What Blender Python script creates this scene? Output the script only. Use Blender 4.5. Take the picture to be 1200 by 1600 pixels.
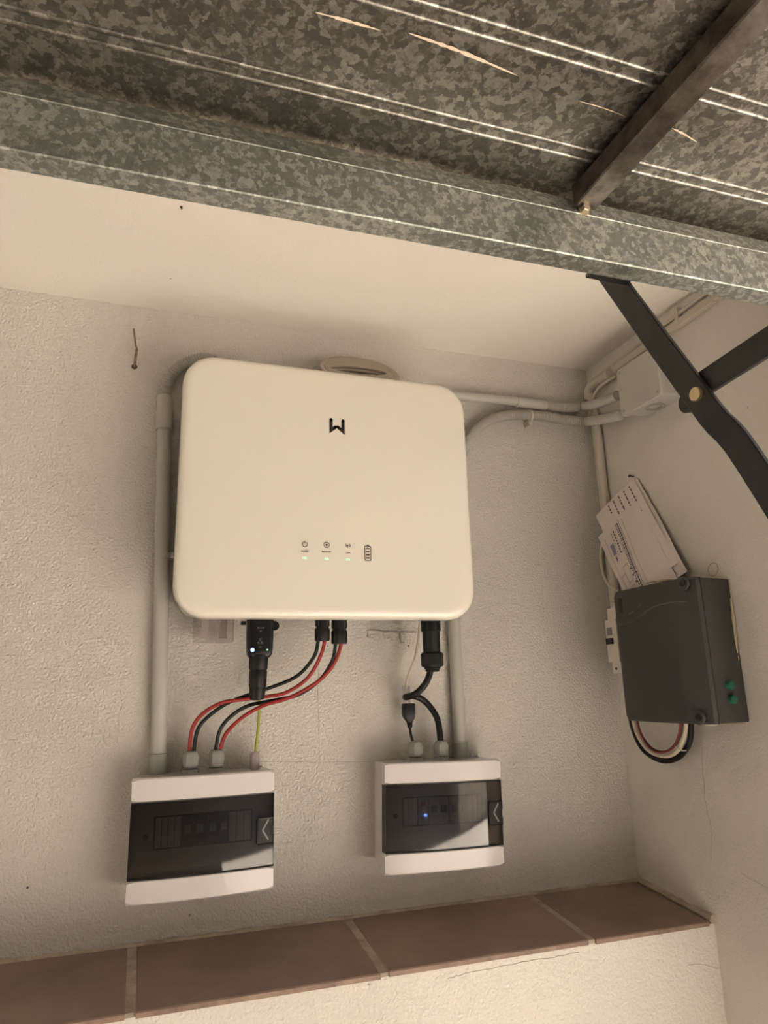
import bpy, math, random
from mathutils import Vector, Matrix
random.seed(7)
for o in list(bpy.data.objects): bpy.data.objects.remove(o)
SC = bpy.context.scene
COL = SC.collection

# ------------------------------------------------------------------ camera
cam_d = bpy.data.cameras.new('camera'); cam = bpy.data.objects.new('camera', cam_d); COL.objects.link(cam)
right = Vector((0.94562217, -0.32430401, -0.02501231)); up = Vector((-0.05649576, -0.23948803, 0.9692542)); fwd = right.cross(up) * -1
M3 = Matrix((right, up, -fwd)).transposed() if False else Matrix((right, up, right.cross(up))).transposed()
cam.matrix_world = Matrix.Translation((-0.0423, -1.2475, 1.3396)) @ M3.to_4x4()
cam_d.sensor_fit = 'VERTICAL'; cam_d.sensor_height = 36.0; cam_d.lens = 36.0 * 1088.13 / 1600.0
cam_d.clip_start = 0.01; cam_d.clip_end = 200
SC.camera = cam

# ------------------------------------------------------------------ sky, sun, exposure
w = bpy.data.worlds.new('world'); SC.world = w; w.use_nodes = True
nt = w.node_tree; nt.nodes.clear()
sky = nt.nodes.new('ShaderNodeTexSky'); sky.sky_type = 'NISHITA'; sky.sun_disc = False
SUN_EL, SUN_AZ = math.radians(76.5), math.radians(92)     # sun stands high, to the right of the garage
sky.sun_elevation = SUN_EL; sky.sun_rotation = SUN_AZ; sky.air_density = 1.0; sky.dust_density = 1.5
bg = nt.nodes.new('ShaderNodeBackground'); bg.inputs[1].default_value = 0.20
out = nt.nodes.new('ShaderNodeOutputWorld'); nt.links.new(sky.outputs[0], bg.inputs[0]); nt.links.new(bg.outputs[0], out.inputs[0])
sd = bpy.data.lights.new('sun', 'SUN'); sd.energy = 14.0; sd.angle = 0.0093; sd.color = (1.0, 0.945, 0.86)
so = bpy.data.objects.new('sun', sd); COL.objects.link(so)
sv = Vector((math.sin(SUN_AZ) * math.cos(SUN_EL), math.cos(SUN_AZ) * math.cos(SUN_EL), math.sin(SUN_EL)))
so.rotation_euler = sv.to_track_quat('Z', 'Y').to_euler(); so.location = (3, 3, 8)
SC.view_settings.view_transform = 'Standard'; SC.view_settings.look = 'None'; SC.view_settings.gamma = 1.0
SC.view_settings.use_curve_mapping = False
SC.view_settings.exposure = 1.30

# ------------------------------------------------------------------ materials
def srgb(r, g, b):
    f = lambda c: (c / 255 / 12.92) if c / 255 <= 0.04045 else ((c / 255 + 0.055) / 1.055) ** 2.4
    return (f(r), f(g), f(b), 1)
def mat(name, col, rough=0.5, metal=0.0, bump=None, var=None, spec=0.5, coat=0.0):
    """bump=(scale, distance, detail); var=(scale, other colour, amount)"""
    m = bpy.data.materials.new(name); m.use_nodes = True; t = m.node_tree; N = t.nodes; L = t.links
    p = N['Principled BSDF']; p.inputs['Base Color'].default_value = col; p.inputs['Roughness'].default_value = rough
    p.inputs['Metallic'].default_value = metal; p.inputs['Specular IOR Level'].default_value = spec
    p.inputs['Coat Weight'].default_value = coat; p.inputs['Coat Roughness'].default_value = 0.08
    tc = N.new('ShaderNodeTexCoord')
    if var:
        n = N.new('ShaderNodeTexNoise'); n.inputs['Scale'].default_value = var[0]; n.inputs['Detail'].default_value = 6; n.inputs['Roughness'].default_value = 0.62
        L.new(tc.outputs['Object'], n.inputs['Vector'])
        r = N.new('ShaderNodeMapRange'); r.inputs[1].default_value = 0.35; r.inputs[2].default_value = 0.68; r.inputs[4].default_value = var[2]
        L.new(n.outputs['Fac'], r.inputs[0])
        mx = N.new('ShaderNodeMix'); mx.data_type = 'RGBA'; mx.inputs[6].default_value = col; mx.inputs[7].default_value = var[1]
        L.new(r.outputs[0], mx.inputs[0]); L.new(mx.outputs[2], p.inputs['Base Color'])
    if bump:
        b = N.new('ShaderNodeTexNoise'); b.inputs['Scale'].default_value = bump[0]; b.inputs['Detail'].default_value = bump[2]
        L.new(tc.outputs['Object'], b.inputs['Vector'])
        bn = N.new('ShaderNodeBump'); bn.inputs['Distance'].default_value = bump[1]; bn.inputs['Strength'].default_value = 1.0
        L.new(b.outputs['Fac'], bn.inputs['Height']); L.new(bn.outputs['Normal'], p.inputs['Normal'])
    return m
def plaster(name, col, col2, grain, dist, big=0.004):
    m = bpy.data.materials.new(name); m.use_nodes = True; t = m.node_tree; N = t.nodes; L = t.links
    p = N['Principled BSDF']; p.inputs['Roughness'].default_value = 0.92; p.inputs['Specular IOR Level'].default_value = 0.2
    tc = N.new('ShaderNodeTexCoord')
    def noise(s, d, ro=0.55):
        n = N.new('ShaderNodeTexNoise'); n.inputs['Scale'].default_value = s; n.inputs['Detail'].default_value = d; n.inputs['Roughness'].default_value = ro
        L.new(tc.outputs['Object'], n.inputs['Vector']); return n
    cn = noise(3.5, 5); mx = N.new('ShaderNodeMix'); mx.data_type = 'RGBA'; mx.inputs[6].default_value = col; mx.inputs[7].default_value = col2
    r = N.new('ShaderNodeMapRange'); r.inputs[1].default_value = 0.38; r.inputs[2].default_value = 0.7
    L.new(cn.outputs['Fac'], r.inputs[0]); L.new(r.outputs[0], mx.inputs[0])
    # small dark specks of dirt
    v = N.new('ShaderNodeTexVoronoi'); v.inputs['Scale'].default_value = 16; L.new(tc.outputs['Object'], v.inputs['Vector'])
    vr = N.new('ShaderNodeMapRange'); vr.inputs[1].default_value = 0.02; vr.inputs[2].default_value = 0.035; vr.inputs[3].default_value = 0.55; vr.inputs[4].default_value = 0.0
    L.new(v.outputs['Distance'], vr.inputs[0])
    sp = noise(9, 2); spr = N.new('ShaderNodeMapRange'); spr.inputs[1].default_value = 0.58; spr.inputs[2].default_value = 0.62
    L.new(sp.outputs['Fac'], spr.inputs[0])
    mu = N.new('ShaderNodeMath'); mu.operation = 'MULTIPLY'; L.new(vr.outputs[0], mu.inputs[0]); L.new(spr.outputs[0], mu.inputs[1])
    m2 = N.new('ShaderNodeMix'); m2.data_type = 'RGBA'; L.new(mu.outputs[0], m2.inputs[0]); L.new(mx.outputs[2], m2.inputs[6]); m2.inputs[7].default_value = srgb(90, 78, 62)
    L.new(m2.outputs[2], p.inputs['Base Color'])
    a = noise(grain, 3, 0.6); b = noise(22, 3); c = noise(5, 2)
    s1 = N.new('ShaderNodeMath'); s1.operation = 'MULTIPLY_ADD'; L.new(b.outputs['Fac'], s1.inputs[0]); s1.inputs[1].default_value = big / dist; L.new(a.outputs['Fac'], s1.inputs[2])
    s2 = N.new('ShaderNodeMath'); s2.operation = 'MULTIPLY_ADD'; L.new(c.outputs['Fac'], s2.inputs[0]); s2.inputs[1].default_value = 3 * big / dist; L.new(s1.outputs[0], s2.inputs[2])
    bn = N.new('ShaderNodeBump'); bn.inputs['Distance'].default_value = dist; L.new(s2.outputs[0], bn.inputs['Height']); L.new(bn.outputs['Normal'], p.inputs['Normal'])
    return m
def galvanised(name, lo, hi, scale, r0, r1, metal=0.9):
    m = bpy.data.materials.new(name); m.use_nodes = True; t = m.node_tree; N = t.nodes; L = t.links
    p = N['Principled BSDF']; p.inputs['Metallic'].default_value = metal
    tc = N.new('ShaderNodeTexCoord')
    dn = N.new('ShaderNodeTexNoise'); dn.inputs['Scale'].default_value = scale * 1.3; dn.inputs['Detail'].default_value = 3; L.new(tc.outputs['Object'], dn.inputs['Vector'])
    sub = N.new('ShaderNodeVectorMath'); sub.operation = 'MULTIPLY_ADD'; L.new(dn.outputs['Color'], sub.inputs[0]); sub.inputs[1].default_value = (1.3 / scale,) * 3; L.new(tc.outputs['Object'], sub.inputs[2])
    v = N.new('ShaderNodeTexVoronoi'); v.inputs['Scale'].default_value = scale; L.new(sub.outputs[0], v.inputs['Vector'])
    v2 = N.new('ShaderNodeTexVoronoi'); v2.inputs['Scale'].default_value = scale * 2.6; L.new(sub.outputs[0], v2.inputs['Vector'])
    sx = N.new('ShaderNodeSeparateColor'); L.new(v.outputs['Color'], sx.inputs[0])
    sx2 = N.new('ShaderNodeSeparateColor'); L.new(v2.outputs['Color'], sx2.inputs[0])
    bn_ = N.new('ShaderNodeTexNoise'); bn_.inputs['Scale'].default_value = 6; bn_.inputs['Detail'].default_value = 4; L.new(tc.outputs['Object'], bn_.inputs['Vector'])
    a = N.new('ShaderNodeMath'); a.operation = 'MULTIPLY_ADD'; L.new(sx2.outputs[1], a.inputs[0]); a.inputs[1].default_value = 0.45; L.new(sx.outputs[0], a.inputs[2])
    b = N.new('ShaderNodeMath'); b.operation = 'MULTIPLY_ADD'; L.new(bn_.outputs['Fac'], b.inputs[0]); b.inputs[1].default_value = 0.9; L.new(a.outputs[0], b.inputs[2])
    rp = N.new('ShaderNodeValToRGB'); L.new(b.outputs[0], rp.inputs[0])
    mr = N.new('ShaderNodeMapRange'); mr.inputs[1].default_value = 0.45; mr.inputs[2].default_value = 1.75; L.new(b.outputs[0], mr.inputs[0]); L.new(mr.outputs[0], rp.inputs[0])
    rp.color_ramp.elements[0].color = lo; rp.color_ramp.elements[0].position = 0.1; rp.color_ramp.elements[1].color = hi; rp.color_ramp.elements[1].position = 0.95; e_ = rp.color_ramp.elements.new(0.55); e_.color = tuple(lo[i] * .8 + hi[i] * .2 for i in range(3)) + (1,); e_ = rp.color_ramp.elements.new(0.68); e_.color = tuple(lo[i] * .45 + hi[i] * .55 for i in range(3)) + (1,)
    # pale drips of paint and scuffs, stretched along the sheet
    mp = N.new('ShaderNodeMapping'); mp.inputs['Scale'].default_value = (3.0, 55, 3); L.new(tc.outputs['Object'], mp.inputs['Vector'])
    sn = N.new('ShaderNodeTexNoise'); sn.inputs['Scale'].default_value = 1.6; sn.inputs['Detail'].default_value = 5; L.new(mp.outputs[0], sn.inputs['Vector'])
    sr = N.new('ShaderNodeMapRange'); sr.inputs[1].default_value = 0.72; sr.inputs[2].default_value = 0.76; L.new(sn.outputs['Fac'], sr.inputs[0])
    mx = N.new('ShaderNodeMix'); mx.data_type = 'RGBA'; L.new(sr.outputs[0], mx.inputs[0]); L.new(rp.outputs[0], mx.inputs[6]); mx.inputs[7].default_value = srgb(214, 200, 180)
    L.new(mx.outputs[2], p.inputs['Base Color'])
    rr = N.new('ShaderNodeMapRange'); rr.inputs[3].default_value = r0; rr.inputs[4].default_value = r1; L.new(sx.outputs[2], rr.inputs[0]); L.new(rr.outputs[0], p.inputs['Roughness'])
    return m
def glow(name, col, strength):
    m = bpy.data.materials.new(name); m.use_nodes = True; p = m.node_tree.nodes['Principled BSDF']
    p.inputs['Base Color'].default_value = col; p.inputs['Emission Color'].default_value = col; p.inputs['Emission Strength'].default_value = strength
    return m
def smoked(name, col, gloss_rough=0.03, ior=1.7):
    m = bpy.data.materials.new(name); m.use_nodes = True; t = m.node_tree; N = t.nodes; L = t.links; N.clear()
    o = N.new('ShaderNodeOutputMaterial'); mx = N.new('ShaderNodeMixShader'); tr = N.new('ShaderNodeBsdfTransparent'); gl = N.new('ShaderNodeBsdfGlossy'); fr = N.new('ShaderNodeFresnel')
    tr.inputs[0].default_value = col; gl.inputs['Roughness'].default_value = gloss_rough; fr.inputs[0].default_value = ior
    L.new(fr.outputs[0], mx.inputs[0]); L.new(tr.outputs[0], mx.inputs[1]); L.new(gl.outputs[0], mx.inputs[2]); L.new(mx.outputs[0], o.inputs[0])
    return m
M = dict(
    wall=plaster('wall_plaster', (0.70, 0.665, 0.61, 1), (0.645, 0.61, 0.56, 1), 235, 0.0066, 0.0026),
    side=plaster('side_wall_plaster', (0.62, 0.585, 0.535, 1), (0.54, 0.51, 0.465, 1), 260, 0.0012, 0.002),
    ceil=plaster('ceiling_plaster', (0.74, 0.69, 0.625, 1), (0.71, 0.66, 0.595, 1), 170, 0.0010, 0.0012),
    low=plaster('low_wall_plaster', (0.76, 0.72, 0.66, 1), (0.71, 0.67, 0.61, 1), 200, 0.0030, 0.003),
    ground=mat('ground_concrete', (0.55, 0.50, 0.445, 1), 0.9, bump=(30, .004, 5), var=(3, (0.48, 0.44, 0.39, 1), 1)),
    render=mat('cream_render', (0.58, 0.53, 0.46, 1), 0.9, bump=(40, .003, 4), var=(2, (0.50, 0.46, 0.40, 1), 1)),  # cream colour of the outdoor walls, tone varied at random
    tile=mat('brown_tile', srgb(150, 125, 110), 0.36, bump=(14, .0012, 5), var=(6, srgb(118, 101, 93), 1)),
    tile_edge=mat('tile_edge', srgb(116, 96, 86), 0.6, var=(30, srgb(160, 134, 114), 1)),
    grout=mat('grey_grout', srgb(186, 174, 158), 0.95, bump=(120, .002, 4), var=(30, srgb(150, 138, 124), 1)),
    galv=galvanised('galvanised_rail', srgb(122, 125, 120), srgb(178, 179, 172), 150, 0.42, 0.6, 0.8),
    sheet=galvanised('galvanised_sheet', srgb(104, 101, 96), srgb(166, 161, 152), 120, 0.28, 0.42, 0.9),
    beam=mat('brown_steel', srgb(140, 133, 126), 0.30, 0.95, var=(40, srgb(96, 88, 82), 1)),
    black_steel=mat('black_painted_steel', srgb(26, 27, 29), 0.45, 0.2, bump=(90, .0004, 3), var=(25, srgb(42, 41, 40), 1)),
    brass=mat('brass_bolt', srgb(206, 186, 146), 0.35, 0.9),
    zinc=mat('zinc_bolt', srgb(176, 164, 144), 0.4, 0.9),
    white=mat('white_glossy_shell', (0.71, 0.66, 0.575, 1), 0.22, coat=0.4),
    body=mat('inverter_housing', srgb(176, 170, 160), 0.5),
    box=mat('white_box_plastic', (0.64, 0.61, 0.60, 1), 0.20, coat=0.3),
    boxin=mat('box_inner_plate', srgb(200, 190, 180), 0.5),
    blank=mat('blank_filler', srgb(214, 206, 196), 0.5),
    breaker=mat('grey_breaker', srgb(170, 166, 158), 0.5),
    dark=mat('dark_breaker', srgb(40, 38, 38), 0.4),
    red_pl=mat('red_plastic', srgb(170, 50, 40), 0.5),
    pane=smoked('smoked_pane', (0.54, 0.52, 0.51, 1)),
    trans=smoked('translucent_plastic', (0.90, 0.88, 0.89, 1), 0.2, 1.35),
    line=mat('black_trim_line', srgb(18, 17, 17), 0.4),
    latch=mat('smoked_latch', srgb(40, 39, 39), 0.25, spec=.2),
    gland=mat('grey_gland', srgb(140, 140, 136), 0.5),
    gland2=mat('mauve_grey_gland', srgb(158, 148, 150), 0.5),
    pipe=mat('grey_conduit', srgb(172, 169, 162), 0.42),
    pipe_p=mat('painted_conduit', srgb(186, 178, 164), 0.7, bump=(120, .001, 3)),
    flex=mat('grey_corrugated_conduit', srgb(170, 166, 158), 0.5),
    sock=mat('grey_socket', srgb(146, 146, 138), 0.45),
    black=mat('black_plastic', srgb(14, 14, 16), 0.3, spec=.3),
    blackm=mat('black_ribbed_plastic', srgb(18, 18, 19), 0.5, spec=.3),
    rubber=mat('black_rubber', srgb(16, 16, 16), 0.45, spec=.3),
    red=mat('red_cable', srgb(142, 30, 27), 0.4),
    earth=mat('yellow_green_cable', srgb(156, 164, 66), 0.5),
    wcable=mat('white_cable', srgb(196, 186, 168), 0.5),
    gcable=mat('grey_coil_cable', srgb(172, 162, 146), 0.5),
    brown=mat('brown_cable', srgb(70, 40, 30), 0.5), brown2=mat('dull_red_cable', srgb(118, 36, 30), 0.5),
    motor=mat('anthracite_plastic', srgb(58, 57, 56), 0.5, bump=(400, .0003, 2), var=(6, srgb(50, 49, 49), 1)),
    motor2=mat('anthracite_plastic_rough', srgb(58, 56, 55), 0.6, var=(8, srgb(68, 65, 62), 1)),
    green=mat('green_button', srgb(30, 92, 74), 0.4),
    beige=mat('beige_mastic', srgb(176, 164, 138), 0.7, bump=(120, .002, 3)),
    paper=mat('paper', srgb(204, 194, 188), 0.85, bump=(30, .0008, 2)),
    ink=mat('grey_ink', srgb(84, 80, 86), 0.9),
    ink2=mat('blue_grey_ink', srgb(128, 122, 138), 0.9),
    icon=mat('dark_print', srgb(60, 50, 42), 0.5),
    logo=mat('dark_chrome', srgb(70, 64, 58), 0.25, 0.7),
    rust=mat('rusty_steel', srgb(158, 140, 112), 0.6, 0.4, var=(120, srgb(80, 62, 46), 1)),
    hole=mat('dark_hole', srgb(60, 48, 38), 0.9),
    ledg=glow('green_led', (0.35, 0.95, 0.42, 1), 0.45),
    ledb=glow('blue_led', (0.12, 0.28, 1.0, 1), 2.5),
    ledw=glow('blue_led_core', (0.6, 0.75, 1.0, 1), 3.0),
    print=mat('grey_print', srgb(128, 126, 122), 0.6),
    print2=mat('grey_line', srgb(96, 92, 88), 0.6),  # lighter grey so the raised line stands out from the cover
    crack=mat('crack_line', srgb(140, 126, 108), 0.95),
    chip=mat('paint_scrape', srgb(214, 196, 172), 0.7),
)
# ------------------------------------------------------------------ mesh helpers
class MB:
    def __init__(s): s.v = []; s.f = []
    def add(s, vs, fs):
        n = len(s.v); s.v += [tuple(v) for v in vs]; s.f += [tuple(i + n for i in f) for f in fs]; return s
    def box(s, x0, x1, y0, y1, z0, z1):
        return s.add([(x0,y0,z0),(x1,y0,z0),(x1,y1,z0),(x0,y1,z0),(x0,y0,z1),(x1,y0,z1),(x1,y1,z1),(x0,y1,z1)],
                     [(0,3,2,1),(4,5,6,7),(0,1,5,4),(1,2,6,5),(2,3,7,6),(3,0,4,7)])
    def loft(s, loops, cap0=True, cap1=True, closed=False):
        n = len(loops[0]); vs = [p for L in loops for p in L]; fs = []
        m = len(loops)
        for i in range(m if closed else m - 1):
            a = i * n; b = ((i + 1) % m) * n
            for j in range(n): k = (j + 1) % n; fs.append((a + j, a + k, b + k, b + j))
        if not closed:
            if cap0: fs.append(tuple(range(n - 1, -1, -1)))
            if cap1: fs.append(tuple(range((m - 1) * n, m * n)))
        return s.add(vs, fs)
    def tube(s, path, r, n=12, closed=False, cap=True):
        P = [Vector(p) for p in path]; R = r if hasattr(r, '__len__') else [r] * len(P); loops = []
        t0 = (P[1] - P[0]).normalized(); up_ = Vector((0, 0, 1)) if abs(t0.z) < 0.9 else Vector((0, 1, 0))
        nrm = t0.cross(up_).normalized()
        for i, p in enumerate(P):
            if closed: t = (P[(i + 1) % len(P)] - P[i - 1]).normalized()
            else: t = (P[min(i + 1, len(P) - 1)] - P[max(i - 1, 0)]).normalized()
            nrm = (nrm - t * nrm.dot(t)).normalized(); b = t.cross(nrm)
            loops.append([p + (nrm * math.cos(2 * math.pi * j / n) + b * math.sin(2 * math.pi * j / n)) * R[i] for j in range(n)])
        return s.loft(loops, cap, cap, closed)
    def lathe(s, o, d, prof, n=20, phase=0):
        """prof = [(distance along d, radius)]"""
        o = Vector(o); d = Vector(d).normalized(); a = d.orthogonal().normalized()
        if abs(d.z) > .99: a = Vector((1, 0, 0))
        b = d.cross(a)
        return s.loft([[o + d * t + (a * math.cos(2 * math.pi * j / n + phase) + b * math.sin(2 * math.pi * j / n + phase)) * r for j in range(n)] for t, r in prof])
    def prism(s, poly, off):
        """poly: list of 3D points (planar), off: extrusion vector"""
        off = Vector(off); return s.loft([[Vector(p) for p in poly], [Vector(p) + off for p in poly]])
    def build(s, name, m, parent=None, smooth=True, mw=None, angle=0.6, fixn=True):
        me = bpy.data.meshes.new(name); me.from_pydata(s.v, [], s.f)
        if fixn:
            import bmesh
            bm = bmesh.new(); bm.from_mesh(me); bmesh.ops.recalc_face_normals(bm, faces=bm.faces); bm.to_mesh(me); bm.free()
        ms = m if isinstance(m, (list, tuple)) else [m]
        for x in ms: me.materials.append(M[x])
        if smooth:
            me.shade_smooth(); me.set_sharp_from_angle(angle=angle)
        o = bpy.data.objects.new(name, me); COL.objects.link(o)
        if parent is not None: o.parent = parent
        return o
def tag(o, label, cat, group=None):
    o['label'] = label; o['category'] = cat
    if group: o['group'] = group
    return o
def thing(name, label, cat, loc=(0, 0, 0), rot=(0, 0, 0), group=None):
    o = bpy.data.objects.new(name, None); COL.objects.link(o); o.location = loc; o.rotation_euler = rot; o.empty_display_size = 0.02
    return tag(o, label, cat, group)
def struct(o): o['kind'] = 'structure'; return o
def spline(pts, k=8):
    P = [Vector(p) for p in pts]; out_ = []
    E0 = P[0] * 2 - P[1]; E1 = P[-1] * 2 - P[-2]; Q = [E0] + P + [E1]
    for i in range(1, len(Q) - 2):
        a, b, c, d = Q[i - 1], Q[i], Q[i + 1], Q[i + 2]
        for j in range(k):
            t = j / k
            out_.append(0.5 * ((2 * b) + (c - a) * t + (2 * a - 5 * b + 4 * c - d) * t * t + (3 * b - a - 3 * c + d) * t ** 3))
    out_.append(P[-1]); return out_
def resample(P, step):
    out_ = [P[0]]; acc = 0
    for a, b in zip(P[:-1], P[1:]):
        L = (b - a).length
        while acc + L >= step and L > 1e-9:
            a = a + (b - a) * ((step - acc) / L); L = (b - a).length; acc = 0; out_.append(a)
        acc += L
    return out_
def flexpath(pts, r, pitch=0.0052, depth=0.0030):
    P = resample(spline(pts, 24), pitch / 4); R = [r - depth * (0, .5, 1, .5)[i % 4] for i in range(len(P))]
    return P, R
def cable(name, pts, r, m, label, cat='cable', group=None, n=10, parent=None, k=8):
    b = MB().tube(spline(pts, k), r, n)
    if parent is None: o = b.build(name, m); tag(o, label, cat, group)
    else: o = b.build(name, m, parent)
    return o
def rrect(w_, h_, r, n=8, cx=0, cz=0):
    out_ = []
    for (sx, sz, a0) in ((1, 1, 0), (-1, 1, 90), (-1, -1, 180), (1, -1, 270)):
        for i in range(n + 1):
            a = math.radians(a0 + 90 * i / n); out_.append((cx + sx * (w_ / 2 - r) + r * math.cos(a), cz + sz * (h_ / 2 - r) + r * math.sin(a)))
    return out_
def text(name, body, size, loc, m, parent, thick=0.0002, rot=(math.pi / 2, 0, 0)):
    c = bpy.data.curves.new(name, 'FONT'); c.body = body; c.size = size; c.align_x = 'CENTER'; c.align_y = 'CENTER'; c.extrude = thick; c.resolution_u = 3
    t = bpy.data.objects.new(name, c); COL.objects.link(t)
    me = bpy.data.meshes.new_from_object(t, depsgraph=bpy.context.evaluated_depsgraph_get()); bpy.data.objects.remove(t); bpy.data.curves.remove(c)
    me.name = name; me.materials.clear(); me.materials.append(M[m])
    o = bpy.data.objects.new(name, me); COL.objects.link(o); o.parent = parent; o.location = loc; o.rotation_euler = rot
    return o
V = Vector
XR = 0.8987; ZC = 2.0406; ZL = 0.9727; YL = 0.1926
def ledge_z(x, y): return ZL - 0.0049 * x + 0.0195 * y / YL      # the ledge falls a little towards the front

# ------------------------------------------------------------------ the setting
def slab(name, m, x0, x1, y0, y1, z0, z1): return struct(MB().box(x0, x1, y0, y1, z0, z1).build(name, m, smooth=False))
wall_back = slab('wall_back', 'wall', -1.7, XR + .2, 0, .2, 0, ZC + .1)
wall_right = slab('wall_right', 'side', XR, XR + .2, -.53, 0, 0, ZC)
wall_left = slab('wall_left', 'side', -1.9, -1.7, -.9, .2, 0, ZC)
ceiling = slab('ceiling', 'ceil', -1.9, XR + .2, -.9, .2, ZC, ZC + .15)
floor = slab('floor', 'ground', -9, 12, -14, .2, -.1, 0)
upper = slab('wall_upper', 'render', -4, 5, -.9, 3, 2.35, 4.9)
sun_block = slab('wall_added_sun_block', 'render', 3.2, 8, -11, -5.2, 0, 12)  # unseen block, added to keep the sun off the far ground
shade_slab = slab('trim_added_shade_slab', 'render', -3.4, 1.6, -11, -2.55, 2.4, 2.5)  # unseen slab, added to shade the ground left of the sunlit patch
opp = slab('wall_opposite', 'render', -9, 12, -11.2, -11, 0, 7)
sky_block = slab('wall_added_sky_block', 'render', 7.5, 7.7, -5, 3, 0, 6)  # unseen block, added to close off low sky on the right
left_block = slab('wall_added_left_block', 'render', -3.4, -3.2, -11, -.9, 0, 3.0)  # unseen block, added to hold back light from the left
pier = slab('wall_pier', 'render', -4, -1.9, -.9, .2, 0, 2.35)
# low wall carrying the tiled ledge
mb = MB(); x0, x1 = -1.7, XR; yf = -YL + .004; th = .0075
mb.loft([[(x, yf, 0), (x, 0, 0), (x, 0, ledge_z(x, 0) - th), (x, yf, ledge_z(x, -YL) - th)] for x in (x0, x1)])
wall_low = struct(mb.build('wall_low', 'low', smooth=False))
jo = [-1.72, -1.383, -1.045, -.706, -.3665, -.0279, .3101, .6536, XR - .004]
for i in range(len(jo) - 1):
    a = jo[i] + .0065; b = jo[i + 1] - (.0065 if i < len(jo) - 2 else 0.012)
    if a < -1.7: a = -1.699
    g = .004; dz = random.uniform(-.0006, .0006)
    def P(x, y, z): return (x, y, ledge_z(x, y) + z + dz)
    yb, y1_ = -.010, -YL - .002 + random.uniform(-.001, .001)
    mb = MB().loft([[P(a, yb, -th), P(b, yb, -th), P(b, y1_, -th), P(a, y1_, -th)],
                    [P(a, yb, -.0015), P(b, yb, -.0015), P(b, y1_, -.0015), P(a, y1_, -.0015)],
                    [P(a + .0015, yb, 0), P(b - .0015, yb, 0), P(b - .0015, y1_ + .0015, 0), P(a + .0015, y1_ + .0015, 0)]])
    t = mb.build('tile', ['tile', 'tile_edge'], wall_low, smooth=False)
    for p_ in t.data.polygons:
        if abs(p_.normal.z) < .5 and p_.normal.y < -.3: p_.material_index = 1
for i in range(1, len(jo) - 1):
    x = jo[i]; MB().loft([[(x - .0066, -YL + .001, ledge_z(x, -YL) - th), (x + .0066, -YL + .001, ledge_z(x, -YL) - th), (x + .0066, -YL + .001, ledge_z(x, -YL) - .0022), (x - .0066, -YL + .001, ledge_z(x, -YL) - .0022)],
                          [(x - .0066, -.002, ledge_z(x, 0) - th), (x + .0066, -.002, ledge_z(x, 0) - th), (x + .0066, -.002, ledge_z(x, 0) - .0022), (x - .0066, -.002, ledge_z(x, 0) - .0022)]]).build('grout', 'grout', wall_low, smooth=False)
# uneven mortar bead where the ledge meets the walls
pb = []; rb = []
for i in range(180):
    x = -1.69 + (XR + 1.685) * i / 179; pb.append((x, -.004, ledge_z(x, 0) - .002)); rb.append(.0045 + random.uniform(-.0008, .0010))
MB().tube(pb, rb, 8).build('mortar_bead', 'grout', wall_low)
pb = []; rb = []
for i in range(30):
    y = -.004 - (YL - .006) * i / 29; pb.append((XR - .003, y, ledge_z(XR, y) - .001)); rb.append(.0055 + random.uniform(-.001, .0012) + (.002 if i > 26 else 0))
MB().tube(pb, rb, 8).build('mortar_bead', 'grout', wall_low)
# mortar patch left on the plaster, hairline cracks
def ribbon(pts, wd, nrm, m, parent, name='crack'):
    mbx = MB(); n_ = V(nrm); P_ = [V(p) for p in pts]
    for a, b in zip(P_[:-1], P_[1:]):
        d = (b - a).normalized(); s_ = d.cross(n_) * wd / 2
        mbx.add([a - s_, b - s_, b + s_, a + s_], [(0, 1, 2, 3)]).add([a - s_ + n_ * .0003, b - s_ + n_ * .0003, b + s_ + n_ * .0003, a + s_ + n_ * .0003], [(0, 1, 2, 3)])
    return mbx.build(name, m, parent, smooth=False)
def jag(pts, amp, seg=7):
    o_ = []
    for a, b in zip(pts[:-1], pts[1:]):
        a, b = V(a), V(b)
        for i in range(seg): q = a.lerp(b, i / seg); o_.append(q + V((0 if abs(a.x - b.x) < 1e-6 and abs(a.x - XR) < 1e-3 else random.uniform(-amp, amp), random.uniform(-amp, amp) if abs(a.x - XR) < 1e-3 and abs(b.x - XR) < 1e-3 else 0, random.uniform(-amp, amp))))
    o_.append(V(pts[-1])); return o_
for (x_a, x_b) in ((573, 597), (600, 622), (627, 648)): pass
PA = [((0.3556, 0.0000, 1.4439), (0.3832, 0.0000, 1.4428), (0.3902, 0.0000, 1.4204), (0.3566, 0.0000, 1.4310)), ((0.3857, 0.0000, 1.4404), (0.4137, 0.0000, 1.4405), (0.4182, 0.0000, 1.4191), (0.3902, 0.0000, 1.4192)), ((0.4201, 0.0000, 1.4405), (0.4552, -0.0000, 1.4393), (0.4491, 0.0000, 1.4190), (0.4207, 0.0000, 1.4191))]
for q in PA: MB().prism([V(p) + V((0, .001, 0)) for p in q], (0, -.0042, 0)).build('mortar_patch', 'wall', wall_back, smooth=False)
ribbon(jag([(0.2617, 0.0000, 1.4174), (0.2615, 0.0000, 1.3258), (0.2636, 0.0000, 1.2183)], .0006), .0004, (0, -1, 0), 'crack', wall_back)
ribbon(jag([(0.1582, 0.0000, 1.2241), (0.2647, 0.0000, 1.2171), (0.3581, 0.0000, 1.2130)], .0005), .0004, (0, -1, 0), 'crack', wall_back)
X0 = XR
ribbon(jag([(0.8987, -0.2126, 1.2222), (0.8987, -0.2033, 1.1476), (0.8987, -0.2097, 1.0870), (0.8987, -0.1981, 1.0397)], .0014), .0006, (-1, 0, 0), 'crack', wall_right)
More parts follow.
